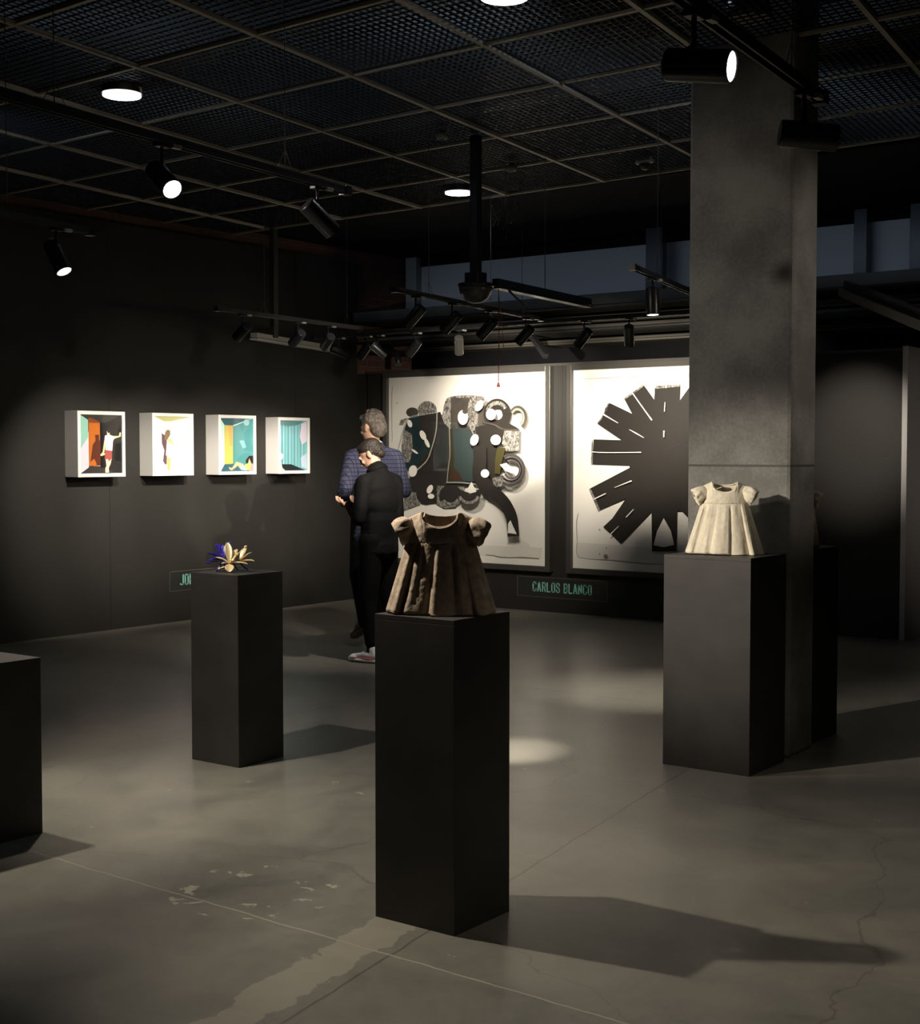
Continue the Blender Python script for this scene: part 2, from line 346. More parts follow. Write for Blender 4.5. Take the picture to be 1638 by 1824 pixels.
# far wall: pale band lit by a cool area light between dark lintel and dark upper part
struct(bx('wall_back', (-10.05, 12.62, 0), (-4.0, 12.8, 3.0), M['void']))
struct(bx('wall_back', (-9.93, 12.6, 3.0), (3, 12.8, 3.70), M['blue_wall']))
struct(bx('wall_back', (-10.05, 12.58, 3.70), (3, 12.8, 4.6), M['void']))
struct(bx('wall_back', (-10.05, 12.50, 2.9), (-9.90, 12.8, 3.97), M['white_col']))
struct(bx('wall_back', (-4.0, 15.8, 0), (3, 16, 4.6), M['void']))
# free-standing black partition that carries the two big pictures
pm = MB(); xs = [-10.03, -8.75, -7.5, -6.28, -5.06, -4.1]
for a, b in zip(xs, xs[1:]): pm.box((a + .001, YB, 0), (b - .001, YB + .12, 2.46))
struct(pm.build('wall_back_partition', M['back_black'])).name = 'wall_back'
struct(bx('trim_1', (-10.03, YB - .02, 2.46), (-4.1, YB + .14, 2.485), M['pic_frame']))
# light grey door frame and leaf behind the end of the partition
struct(bx('trim_2', (-4.10, YB + .0, 0), (-4.055, YB + .1, 2.5), M['door_grey']))
dr = struct(bx('door_1', (-4.10, YB + .1, 0), (-4.06, 12.72, 2.5), M['door_grey'], bevel=.003))
for z in (.42, 1.27, 2.15):
    MB().box((-4.06, 12.33, z), (-4.045, 12.41, z + .09)).box((-4.05, 12.36, z - .01), (-4.035, 12.37, z + .1)).build('hinge', M['steel'], dr, .002)
d2 = struct(bx('door_2', (-4.06, 12.66, .02), (-3.1, 12.71, 2.45), M['door_grey'], bevel=.003))
MB().tube([(-3.2, 12.66, 1.03), (-3.2, 12.6, 1.03), (-3.32, 12.6, 1.03)], .01).build('door_handle', M['steel'], d2)
struct(bx('wall_back', (-3.1, 12.62, 0), (3, 12.8, 3.0), M['void']))

# ceiling grid (skewed lattice like the real one), mesh panels
N0 = Vector((-4.355, 6.093, 3.75)); DX = Vector((-.953, .036, 0)); DY = Vector((-.112, .885, 0))
def node(i, j): return N0 + DX * i + DY * j
I0, I1, J0, J1 = -5, 6, -5, 4
gm = MB()
for i in range(I0, I1 + 1): gm.beam(node(i, J0), node(i, J1), .028, .035)
for j in range(J0, J1 + 1): gm.beam(node(I0, j) + Vector((0, 0, .004)), node(I1, j) + Vector((0, 0, .004)), .024, .03)
struct(gm.build('trim_3', M['tbar']))
struct(bx('ceiling', (-10.3, 9.98, 3.80), (3, 12.6, 3.86), M['void']))
# panel: pressed mesh of upright black strips in a thin rim
def panel_mesh(nx, ny):
    pb = MB(); U = DX * .965; V = DY * .965; o0 = (DX + DY) * .0175
    for q in range(nx + 1):
        p = o0 + U * q / nx; pb.beam(p, p + V, .0035 if 0 < q < nx else .012, .011)
    for q in range(ny + 1):
        p = o0 + V * q / ny; pb.beam(p, p + U, .0035 if 0 < q < ny else .012, .009)
    return pb
p0 = panel_mesh(21, 15).build('mesh_panel', M['mesh'])
first = True
lit_on = {}
for i in range(I0, I1):
    for j in range(J0, J1):
        c = node(i, j) + (DX + DY) / 2 - EYEV; d = c.dot(FW0); u = CX + F_PX * c.dot(RT) / d if d > 0 else -9999; v = 806 - F_PX * c.z / d if d > 0 else -9999
        if not (-140 < u < 1780 and -160 < v) or d <= 0: continue
        if i == -2 and j == 0: pass
        p = p0 if first else p0.copy()
        if not first: COL.objects.link(p)
        first = False; p.location = node(i, j) + Vector((0, 0, .01))
        tag(p, 'black wire mesh panel lying in the ceiling grid', 'ceiling panel', 'black mesh panels in the ceiling grid')
# dark ducts above the mesh
for k_, (a, b) in enumerate((((-9.6, 6.2, 4.15), (-2, 6.5, 4.4)), ((-9.8, 8.3, 4.1), (-2.4, 8.55, 4.35)), ((-6.9, 3, 4.42), (-6.6, 9.5, 4.56)))):
    o = rebase(bx('air_duct', a, b, M['duct'], bevel=.01)); tag(o, ('dark duct above the mesh ceiling, the one nearer the viewer', 'dark duct above the mesh ceiling, the one nearer the far wall', 'dark duct above the mesh ceiling running towards the far wall')[k_], 'duct')

# downlights set on the mesh
def downlight(u, v, on, label):
    c = onz(u, v, 3.785 if not on else 3.705); c.z = 3.785; t = empty('ceiling_downlight', c, 0, label, 'ceiling light')
    MB().tube([(0, 0, -.07 if on else 0), (0, 0, .10)], [.122, .10], 28).build('housing', M['metal_black'], t)
    pts = []; n = 40
    sb = MB(); zz = -.075 if on else 0; sb.tube([(0, 0, -.006 + zz), (0, 0, -.001 + zz)], .112, n); sb.build('diffuser', M['down_on' if on else 'down_off'], t)
    if on:
        l = bpy.data.lights.new('downlight_glow', 'SPOT'); l.energy = 16; l.spot_size = R(130); l.spot_blend = 1; l.color = (.9, .93, 1); l.shadow_soft_size = .1
        o = bpy.data.objects.new('downlight_glow', l); COL.objects.link(o); o.parent = t; o.location = (0, 0, -.10)
downlight(217, 171, True, 'glowing round downlight above the first wall box, at the left')
downlight(817, 345, True, 'glowing round downlight farthest away, above the bowl fitting')
downlight(898, -4, True, 'glowing round downlight cut by the top edge of the view')
downlight(1333, 33, False, 'unlit round downlight above the concrete column')

# ------------------------------------------------------------------ concrete column
cb = MB(); cb.box((-3.565, 6.87, 0), (-2.965, 7.2, 4.55))
struct(rebase(cb.build('concrete_column', M['column'], bevel=.022))); o = bpy.data.objects['concrete_column']; del o['kind']
tag(o, 'square raw concrete column reaching the ceiling behind the pale dress', 'column')

# ------------------------------------------------------------------ plinths
def plinth(x0, x1, y0, y1, h, label):
    t = empty('display_plinth', ((x0 + x1) / 2, (y0 + y1) / 2, 0), 0, label, 'plinth')
    a, b = (x1 - x0) / 2, (y1 - y0) / 2
    MB().box((-a, -b, 0), (a, b, h - .018)).build('body', M['plinth'], t, .0015)
    MB().box((-a, -b, h - .018), (a, b, h)).build('top_board', M['plinth'], t, .0015)
    return t
plinth(-3.085, -2.745, 3.665, 3.985, 1.05, 'tall black plinth in the foreground under the dark linen dress')
plinth(-3.43, -2.95, 6.365, 6.79, 1.08, 'wide black plinth in front of the concrete column under the pale dress')
plinth(-5.455, -5.11, 5.0, 5.325, .98, 'black plinth at centre left carrying the gold and blue flowers')
plinth(-5.35, -4.9, 3.2, 3.65, .742, 'low black plinth cut by the left edge, with nothing on it in view')
plinth(-3.42, -3.01, 7.29, 7.65, 1.07, 'black plinth mostly hidden behind the concrete column')

# ------------------------------------------------------------------ linen dresses
def dress(name, loc, rz, label, W=.186, H=.345, seed=1, m='linen', pleat=1.0, pin=False, flut=False):
    t = empty(name, loc, rz, label, 'dress sculpture')
    rnd = random.Random(seed); ph = [rnd.uniform(0, 6.28) for _ in range(8)]; W *= 1.02
    zy, zs = .70 * H, .935 * H                             # yoke seam, outer shoulder height
    def halfw(z):
        if z < zy: q = z / zy; return W * (1 - q) ** 1.05 * 1.0 + .118 * (1 - (1 - q) ** 1.05) if True else 0
        q = (z - zy) / (zs - zy); return .118 - .012 * math.sin(min(q, 1) * math.pi) - .006 * q
    def ztop(s, back):
        a = abs(s) * .108
        nk = .060
        if a < nk:
            d = (.018 if back else .050) * H / .345
            return H - d * math.sqrt(max(0, 1 - (a / nk) ** 2)) ** .8
        return H - (H - zs) * ((a - nk) / (.108 - nk)) ** 1.1
    def depth(z):
        if z < zy: q = z / zy; return .105 * (1 - q) + .055 * q
        return .055
    NS, NT = 110, 64
    bm = bmesh.new(); rows = []
    for tt in range(NT + 1):
        f = tt / NT; row = []
        for k_ in range(2 * NS):
            back = k_ >= NS; sidx = k_ if not back else 2 * NS - k_
            s = -1 + 2 * sidx / NS; s = math.sin(s * math.pi / 2) if abs(s) < 1 else s
            zt = ztop(s, back); z = f * zt
            w_ = halfw(z); x = s * w_
            e = math.sqrt(max(0, 1 - s * s))
            y = depth(z) * e ** .8
            # top closes towards the shoulder line
            cl = max(0, (z - zy) / (zt - zy)) if zt > zy else 0
            shut = min(1, max(0, (abs(s) * .108 - .052) / .02)) * cl ** 3
            neck = (1 - min(1, max(0, (abs(s) * .108 - .052) / .02))) * cl ** 2
            y = y * (1 - .93 * shut) * (1 - .12 * neck)
            # gathered pleats below the seam
            if z < zy:
                g = 1 - z / zy; wp = s + .10 * math.sin(s * 5 + ph[1]) + .05 * math.sin(s * 11 + ph[5] + g); sp = wp * (4.6 if not back else 3.6)
                amp = pleat * (.005 * min(1, g * 9) + .013 * g ** .8) * (.55 + .45 * math.sin(s * 7 + ph[6] + 1.5 * g))
                q1_ = math.sin(sp * math.pi + ph[0]); pl = (abs(q1_) ** .7 * (1 if q1_ > 0 else -1)) + .35 * math.sin(sp * 2.6 * math.pi + ph[2] + 2 * g) * (1 - .6 * g)
                y += amp * pl * e ** .4
                if f == 0: z = max(.001, .005 + .004 * math.sin(s * 3 + ph[3]) + .002 * math.sin(s * 9 + ph[4]))
                z = max(z, .001)
            # wrinkles
            nv = noise.noise(Vector((x * 26, z * 22, seed * 3 + (9 if back else 0)))) * .0014 + noise.noise(Vector((x * 12, z * 5, seed * 7 + (4 if back else 0)))) * .007 + noise.noise(Vector((x * 70, z * 60, seed + 5))) * .0008
            y += nv * e ** .3 * (1 if cl < .9 else .4)
            if z < .02 and back is False: pass
            y = y if back else -y
            row.append(bm.verts.new((x, y, z)))
        rows.append(row)
    for a, b in zip(rows, rows[1:]):
        for q in range(2 * NS):
            f = bm.faces.new((a[q], a[(q + 1) % (2 * NS)], b[(q + 1) % (2 * NS)], b[q])); f.smooth = True
    # split skirt and bodice at the seam row
    def split(lo, name2):
        b2 = bm.copy(); b2.verts.ensure_lookup_table()
        kill = [f for f in b2.faces if (sum(v.co.z for v in f.verts) / 4 < zy) != lo]
        bmesh.ops.delete(b2, geom=kill, context='FACES')
        me = bpy.data.meshes.new(name2); b2.to_mesh(me); b2.free(); me.materials.append(M[m]); o = link_mesh(name2, me, t)
        md = o.modifiers.new('thick', 'SOLIDIFY'); md.thickness = .0035; md.offset = 1
        return o
    bmesh.ops.recalc_face_normals(bm, faces=bm.faces)
    split(True, 'skirt'); split(False, 'bodice'); bm.free()
    # puffed sleeves: shell from armhole ring to cuff ring
    for sd in (-1, 1):
        b2 = bmesh.new(); NR, NA = 14, 36; rr = []
        A = Vector((sd * .090, 0, H * .862)); B = Vector((sd * .150, -.010, H * .775)); ax = (B - A).normalized()
        upv = (UPZ - ax * UPZ.dot(ax)).normalized(); fr = ax.cross(upv)
        for r_ in range(NR + 1):
            f = r_ / NR; c = A.lerp(B, f); c.z += .004 * math.sin(f * math.pi)
            ru = .030 + .010 * math.sin(f * math.pi * .8) + .006 * f; rf = .026 + .012 * math.sin(f * math.pi * .7) + .008 * f
            ring = []
            for q in range(NA):
                a = 2 * math.pi * q / NA
                wv = 1 + .07 * math.sin(a * 7 + ph[5]) * math.sin(f * math.pi) + (.10 * math.sin(a * 9 + ph[6]) * f ** 3 if flut else 0)
                p = c + upv * math.cos(a) * ru * wv + fr * math.sin(a) * rf * wv
                p += Vector((noise.noise(p * 40 + Vector((seed, 0, 0))), noise.noise(p * 40 + Vector((0, seed, 9))), noise.noise(p * 40 + Vector((5, 0, seed))))) * .005
                ring.append(b2.verts.new(p))
            rr.append(ring)
        for a, b in zip(rr, rr[1:]):
            for q in range(NA): b2.faces.new((a[q], a[(q + 1) % NA], b[(q + 1) % NA], b[q])).smooth = True
        bmesh.ops.recalc_face_normals(b2, faces=b2.faces)
        me = bpy.data.meshes.new('sleeve'); b2.to_mesh(me); b2.free(); me.materials.append(M[m]); o = link_mesh('sleeve', me, t)
        md = o.modifiers.new('thick', 'SOLIDIFY'); md.thickness = .003; md.offset = 0
    # neck binding and waist seam
    nb = MB(); loop = []
    for k_ in range(48):
        a = 2 * math.pi * k_ / 48; s = math.sin(a) * .058 / .108; back = math.cos(a) > 0
        e = math.sqrt(1 - s * s); yy = .055 * e ** .8 * .88 * (abs(math.cos(a)) ** .35)
        loop.append(Vector((s * .108, yy if back else -yy, ztop(s, back) + .001)))
    loop.append(loop[0]); nb.tube(loop, .0028, 6, caps=False).build('neck_binding', M[m], t, smooth=True)
    return t
RZ1 = R(31)
dress('linen_dress_sculpture', (-2.915, 3.815, 1.05), RZ1, 'stiffened dark linen child dress on the tall foreground plinth', seed=3)
dress('linen_dress_sculpture', (-3.195, 6.575, 1.08), R(27), 'pale stiffened child dress on the plinth against the concrete column', W=.195, H=.37, seed=11, m='linen_pale', flut=True)
dress('linen_dress_sculpture', (-3.215, 7.47, 1.07), R(30), 'small dress edge peeking from behind the concrete column', W=.15, H=.33, seed=23, m='linen')

# ------------------------------------------------------------------ flower sculpture
def petal(L, Wd, curl, cup, base, az, el, m, parent, name='petal'):
    bm = bmesh.new(); n1, n2 = 14, 8; rows = []
    for i in range(n1 + 1):
        f = i / n1; ww = Wd * (math.sin(math.pi * min(1, f * .93 + .035)) ** .75) * (.45 + .55 * f) * 1.05; row = []
        for j in range(n2 + 1):
            g = -1 + 2 * j / n2
            row.append(bm.verts.new((L * f, g * ww, curl * L * f * f + cup * (g * g) * ww)))
        rows.append(row)
    for a, b in zip(rows, rows[1:]):
        for j in range(n2): bm.faces.new((a[j], a[j + 1], b[j + 1], b[j])).smooth = True
    me = bpy.data.meshes.new(name); bm.to_mesh(me); bm.free()
    me.transform(Matrix.Translation(base) @ Matrix.Rotation(az, 4, 'Z') @ Matrix.Rotation(-el, 4, 'Y'))
    me.materials.append(m); o = link_mesh(name, me, parent); md = o.modifiers.new('thick', 'SOLIDIFY'); md.thickness = .0025; return o
fl = empty('flower_sculpture', (-5.29, 5.13, .98), R(36.6), 'gold and dark blue metal flowers lying on the centre left plinth', 'flower sculpture')
# local x = to the viewer's right, y = away
c1 = Vector((-.005, -.02, .045))
for az, el, L, Wd in ((178, 30, .078, .024), (112, 72, .115, .026), (66, 50, .10, .022), (352, 4, .095, .030), (278, -30, .066, .030), (310, 28, .05, .020), (215, 8, .045, .014)):
    petal(L, Wd, -.12, .35, c1, R(az), R(el), M['gold'], fl)
c2 = Vector((.045, .01, .055))
for az, el, L, Wd in ((5, 42, .075, .022), (340, 6, .082, .024), (62, 58, .09, .020), (300, 34, .05, .018)):
    petal(L, Wd, -.1, .35, c2, R(az), R(el), M['gold'], fl)
c3 = Vector((-.045, .03, .06))
for az, el, L, Wd in ((150, 62, .10, .032), (185, 28, .085, .036), (110, 66, .085, .028), (215, 5, .08, .024), (60, 64, .11, .024), (300, -28, .085, .022)):
    petal(L, Wd, -.1, .5, c3, R(az), R(el), M['blue_gloss'], fl)
for p, q in (((.0, -.02, .045), (.03, .0, .09)), ((.03, .0, .09), (.072, .01, .128)), ((0, -.02, .04), (-.05, -.05, .022)), ((-.045, .03, .06), (-.115, -.02, .05))):
    m_ = M['blue_gloss'] if p[0] < -.04 else M['gold']
    MB().tube([p, q], .0028, 8).tube([(Vector(q) - Vector(p)).normalized() * -.004 + Vector(q), q, Vector(q) + (Vector(q) - Vector(p)).normalized() * .012], [.003, .008, .003], 10).build('stamen', m_, fl)
for p, q in (((-.045, .03, .06), (-.075, -.02, .003)), ((.04, .0, .05), (.10, -.03, .003)), ((.0, .03, .05), (.02, .09, .003))):
    MB().tube([p, q], .004, 8).build('stem', M['blue_gloss'], fl)

# ------------------------------------------------------------------ white picture boxes on the left wall
def flat(parent, fn, polys, name, mats, th=.0004):          # coloured shapes of a print, each a thin layer on the sheet
    mb = MB(); h = 0
    for col, pts in polys:
        h += 1; vs = [fn(p, h * th) for p in pts]; mb.poly(vs, mats(col))
    o = mb.build(name, None, parent); return o
_cm = {}
def cmat(c):
    if c not in _cm: _cm[c] = mat('print_ink', tuple(x ** 1.45 for x in c), .55, spec=.3)
    return _cm[c]
def ell(cx, cy, rx, ry, rot=0, n=18, a0=0, a1=360):
    o = []
    for i in range(n):
        a = R(a0 + (a1 - a0) * i / n); x, y = rx * math.cos(a), ry * math.sin(a); c, s = math.cos(R(rot)), math.sin(R(rot))
        o.append((cx + x * c - y * s, cy + x * s + y * c))
    return o
def picture_box(idx, y0, y1, z0, z1, zx, zy, sc, polys, label):
    d = .18; xf = XL + d
    t = empty('white_picture_box', (XL + d / 2, (y0 + y1) / 2, z0), 0, label, 'wall picture', 'white picture boxes on the left wall')
    off = -t.location
    mb = MB(); fw = .032
    for a, b in (((XL, y0, z0), (xf, y0 + fw, z1)), ((XL, y1 - fw, z0), (xf, y1, z1)), ((XL, y0 + fw, z0), (xf, y1 - fw, z0 + fw)), ((XL, y0 + fw, z1 - fw), (xf, y1 - fw, z1))):
        mb.box(Vector(a) + off, Vector(b) + off)
    mb.build('frame', M['white_frame'], t, .003)
    xp = xf - .012
    # picture sheet fills the opening; scene drawn on it as flat shapes
    MB().box(Vector((xp - .006, y0 + fw, z0 + fw)) + off, Vector((xp - .0008, y1 - fw, z1 - fw)) + off).build('backing', M['white_frame'], t)
    def fn(p, h):
        q = onx(zx + p[0] / sc, zy + p[1] / sc, xp)
        q.y = min(max(q.y, y0 + fw), y1 - fw); q.z = min(max(q.z, z0 + fw), z1 - fw)
        q.x = xp - .0006 + h; return q + off
    flat(t, fn, polys, 'print', cmat, .00025)
    MB().box(Vector((xf - .004, y0 + fw, z0 + fw)) + off, Vector((xf - .002, y1 - fw, z1 - fw)) + off).build('glass_pane', M['glass'], t)
GR, DK = (.05, .05, .048), (.028, .028, .025)
P1 = [((.10, .095, .088), [(400, 150), (1450, 180), (1450, 600), (400, 600)]),
      ((.10, .09, .085), [(400, 1560), (710, 1340), (960, 1340), (1450, 1560)]),
      (DK, [(945, 390), (1070, 400), (1450, 180), (1450, 1540), (1330, 1495), (960, 1365)]),
      ((.42, .66, .58), [(400, 180), (690, 340), (705, 1370), (400, 1570)]),
      ((.78, .74, .82), [(400, 980), (700, 700), (705, 1370), (400, 1570)]),
      ((.36, .13, .055), [(695, 300), (760, 300), (945, 390), (960, 1330), (710, 1345)]),
      ((.62, .26, .06), [(705, 400), (940, 410), (945, 800), (860, 1330), (712, 1335)]),
      ((.20, .075, .04), [(840, 660), (925, 660), (930, 770), (960, 820), (965, 1320), (900, 1330), (820, 1180), (740, 1250), (790, 880), (850, 790)]),
      ((.012, .01, .01), [(960, 560), (1060, 420), (1190, 420), (1140, 700), (1040, 1340), (960, 1370)]),
      ((.86, .74, .50), [(1090, 590), (1150, 540), (1165, 600), (1150, 680), (1105, 660)]),
      (GR, ell(1140, 575, 42, 50)),
      ((.86, .74, .48), [(1225, 690), (1350, 690), (1375, 600), (1400, 620), (1395, 700), (1250, 750)]),
      ((.86, .74, .48), [(1040, 780), (1085, 820), (1030, 1060), (1075, 1050), (1060, 1090), (980, 1125), (945, 1100), (1000, 1040)]),
      ((.45, .15, .13), [(1050, 990), (1205, 1000), (1205, 1200), (1140, 1250), (1110, 1160), (1085, 1230), (1050, 1200)]),
      ((.86, .76, .58), [(1070, 1200), (1110, 1180), (1140, 1240), (1195, 1180), (1175, 1290), (1135, 1380), (1140, 1480), (1060, 1480), (1060, 1380), (1085, 1340)]),
      ((.85, .82, .85), [(1050, 680), (1130, 655), (1230, 690), (1255, 740), (1225, 800), (1210, 1010), (1060, 990), (1070, 850), (1040, 800)])]
P2 = [((.84, .80, .85), [(330, 200), (1220, 200), (1220, 1480), (330, 1480)]),
      ((.88, .86, .88), [(330, 200), (665, 400), (665, 1310), (330, 1490)]),
      ((.66, .66, .36), [(340, 230), (1210, 240), (790, 365), (640, 370)]),
      ((.80, .74, .80), [(400, 1460), (665, 1310), (1180, 1450)]),
      ((.25, .17, .2), [(580, 620), (610, 650), (690, 690), (690, 1290), (660, 1310), (610, 1230), (640, 1000), (585, 850)]),
      ((.70, .62, .34), [(690, 1140), (785, 1140), (760, 1440), (705, 1430)]),
      ((.74, .66, .38), [(720, 740), (780, 740), (840, 860), (810, 890), (770, 830), (700, 840)]),
      ((.88, .87, .88), [(690, 830), (790, 825), (820, 1000), (800, 1160), (740, 1165), (668, 1100)]),
      ((.36, .29, .20), [(660, 600), (700, 555), (760, 570), (765, 660), (700, 770), (640, 780), (645, 670)])]
P3 = [((.14, .38, .40), [(300, 260), (1140, 260), (1140, 1500), (300, 1500)]),
      ((.10, .22, .25), [(330, 270), (1080, 300), (665, 465), (480, 440)]),
      ((.10, .22, .27), [(300, 1480), (490, 1290), (670, 1285), (1140, 1480)]),
      ((.62, .80, .72), [(300, 250), (480, 450), (485, 1300), (300, 1480)]),
      ((.82, .76, .84), [(300, 1000), (485, 950), (485, 1300), (300, 1480)]),
      ((.68, .60, .22), [(485, 455), (665, 460), (665, 1290), (485, 1300)]),
      ((.72, .50, .24), [(560, 460), (655, 462), (655, 900), (600, 900)]),
      ((.62, .82, .82), [(665, 455), (1050, 295), (1075, 300), (680, 475)]),
      ((.38, .60, .62), ell(960, 395, 62, 70)), ((.32, .58, .60), [(800, 790), (900, 780), (950, 930), (880, 960)]),
      ((.82, .56, .38), [(570, 1360), (640, 1380), (740, 1245), (880, 1290), (930, 1400), (820, 1400), (770, 1330), (680, 1400), (640, 1435), (590, 1410)]),
      ((.45, .62, .70), [(830, 1330), (930, 1330), (960, 1440), (830, 1420)]),
      ((.62, .62, .25), [(920, 1310), (1000, 1260), (1060, 1290), (1040, 1430), (960, 1430)]),
      ((.80, .42, .42), [(1060, 1290), (1100, 1290), (1100, 1450), (1020, 1450)]),
      ((.82, .58, .42), [(990, 1170), (1040, 1180), (1050, 1270), (1000, 1270)]),
      ((.06, .035, .035), [(940, 1210), (1010, 1120), (1100, 1120), (1100, 1290), (1045, 1250), (1015, 1170), (990, 1280), (950, 1290)])]
P4 = [((.32, .60, .64), [(250, 330), (1020, 330), (1020, 1470), (250, 1470)]),
      ((.20, .38, .40), [(280, 350), (920, 375), (780, 460), (560, 500), (380, 470)]),
      ((.28, .52, .44), [(300, 420), (400, 480), (400, 1250), (300, 1380)])]
for i in range(17):
    x = 410 + i * 33; P4.append((((.42, .70, .74), (.24, .50, .56), (.55, .74, .82), (.30, .62, .62))[i % 4], [(x, 470 + abs(x - 600) * -.12), (x + 19, 470 + abs(x - 600) * -.12), (x + 19, 1300 + max(0, x - 600) * .33), (x, 1300 + max(0, x - 600) * .33)]))
P4 += [((.80, .76, .86), [(860, 430), (980, 370), (980, 800), (870, 880), (830, 700)]), ((.62, .72, .82), [(850, 1150), (980, 1060), (980, 1400), (860, 1350)]),
       ((.055, .075, .08), [(280, 1340), (440, 1300), (640, 1300), (940, 1425), (940, 1450), (280, 1450)]),
       ((.86, .78, .62), [(290, 780), (350, 700), (365, 800), (345, 900), (290, 900)]),
       ((.40, .42, .14), [(290, 890), (360, 880), (375, 1060), (345, 1190), (290, 1150)]),
       ((.03, .05, .03), [(345, 880), (370, 880), (365, 960), (350, 950)]), ((.03, .05, .03), ell(325, 1010, 16, 18)), ((.03, .05, .03), ell(330, 1110, 14, 12)),
       ((.88, .84, .82), ell(415, 1130, 48, 75)), ((.86, .76, .62), [(345, 1170), (410, 1180), (450, 1380), (510, 1430), (415, 1440), (400, 1370)]),
       ((.10, .03, .03), [(290, 700), (320, 660), (345, 700), (320, 780), (290, 770)])]
LB = ('white box picture of a man in shorts, leftmost on the left wall',
      'white box picture of a woman in a white dress in a pale corner',
      'white box picture of a woman lying down by a teal wall',
      'white box picture of a blue curtained room, nearest the standing people')
picture_box(0, 7.765, 8.285, 1.385, 1.962, 100, 720, 12.16, P1, LB[0])
picture_box(1, 8.60, 9.10, 1.385, 1.962, 240, 720, 12.16, P2, LB[1])
picture_box(2, 9.42, 9.925, 1.385, 1.962, 360, 720, 12.16, P3, LB[2])
picture_box(3, 10.235, 10.70, 1.385, 1.955, 465, 720, 12.16, P4, LB[3])

# ------------------------------------------------------------------ two large framed works on the partition
def big_picture(x0, x1, z0, z1, zx, zy, sc, polys, label):
    t = empty('framed_painting', ((x0 + x1) / 2, YB - .03, z0), 0, label, 'framed painting'); off = -t.location
    fw, d = .055, .075; mb = MB()
    for a, b in (((x0 - fw, YB - d, z0 - fw), (x0, YB, z1 + fw)), ((x1, YB - d, z0 - fw), (x1 + fw, YB, z1 + fw)), ((x0, YB - d, z0 - fw), (x1, YB, z0)), ((x0, YB - d, z1), (x1, YB, z1 + fw))):
        mb.box(Vector(a) + off, Vector(b) + off)
    mb.build('frame', M['pic_frame'], t, .003)
    yp = YB - .03
    MB().box(Vector((x0, yp, z0)) + off, Vector((x1, YB - .002, z1)) + off).build('paper', M['paper'], t)
    def fn(p, h):
        q = ony(zx + p[0] / sc, zy + p[1] / sc, yp); q.x = min(max(q.x, x0), x1); q.z = min(max(q.z, z0), z1); q.y = yp - .0004 - h; return q + off
    flat(t, fn, polys, 'brushwork', lambda m_: m_ if not isinstance(m_, (tuple, str)) else (M[m_] if isinstance(m_, str) else cmat(m_)), .0003)
    MB().box(Vector((x0, YB - .062, z0)) + off, Vector((x1, YB - .059, z1)) + off).build('glass_pane', M['glass'], t)
    return t
def ringp(cx, cy, r0, r1, a0, a1, ky=1, n=16, rot=0):       # arc band as quads
    o = []; 
    for i in range(n):
        a, b = R(a0 + (a1 - a0) * i / n), R(a0 + (a1 - a0) * (i + 1) / n)
        q = [(r0 * math.cos(a), r0 * math.sin(a) * ky), (r1 * math.cos(a), r1 * math.sin(a) * ky), (r1 * math.cos(b), r1 * math.sin(b) * ky), (r0 * math.cos(b), r0 * math.sin(b) * ky)]
        c, s = math.cos(R(rot)), math.sin(R(rot)); o.append([(cx + x * c - y * s, cy + x * s + y * c) for x, y in q])
    return o
def stroke(pts, ws):
    P = []; n = len(pts); res = []
    for i in range((n - 1) * 6 + 1):                        # Catmull-Rom
        f = i / 6; k_ = min(int(f), n - 2); t = f - k_; p = [pts[max(0, min(n - 1, k_ + d))] for d in (-1, 0, 1, 2)]
        P.append((tuple(.5 * (2 * p[1][a] + (p[2][a] - p[0][a]) * t + (2 * p[0][a] - 5 * p[1][a] + 4 * p[2][a] - p[3][a]) * t * t + (3 * p[1][a] - p[0][a] - 3 * p[2][a] + p[3][a]) * t ** 3) for a in (0, 1)), ws[k_] * (1 - t) + ws[k_ + 1] * t))
    L, Rr = [], []
    for i, (p, w_) in enumerate(P):
        a = P[max(0, i - 1)][0]; b = P[min(len(P) - 1, i + 1)][0]; dx, dy = b[0] - a[0], b[1] - a[1]; l_ = math.hypot(dx, dy) or 1
        L.append((p[0] - dy / l_ * w_ / 2, p[1] + dx / l_ * w_ / 2)); Rr.append((p[0] + dy / l_ * w_ / 2, p[1] - dx / l_ * w_ / 2))
    return [[L[i], L[i + 1], Rr[i + 1], Rr[i]] for i in range(len(L) - 1)]
A = []
def add(m_, *ps):
    for p in ps: A.append((m_, p))
W_ = 'paper'
add('paper_strip', [(700, 1585), (1100, 1598), (1372, 1612), (1360, 1700), (1100, 1692), (700, 1672)])
add('paper_strip', *[[(1110 + i * 14, 1600 - abs(5 - i) * -8 - 60), (1124 + i * 14, 1600 - abs(5 - i) * -8 - 60), (1124 + i * 14, 1604), (1110 + i * 14, 1604)] for i in range(11)])
add('paper_edge', *stroke([(890, 1672), (960, 1678), (1010, 1690), (1100, 1694), (1200, 1692), (1350, 1702)], [7, 6, 8, 5, 9, 5]))
add('paper_edge', *stroke([(96, 230), (92, 400), (97, 700)], [3, 3, 2])); add('paper_edge', ell(138, 374, 5, 5))
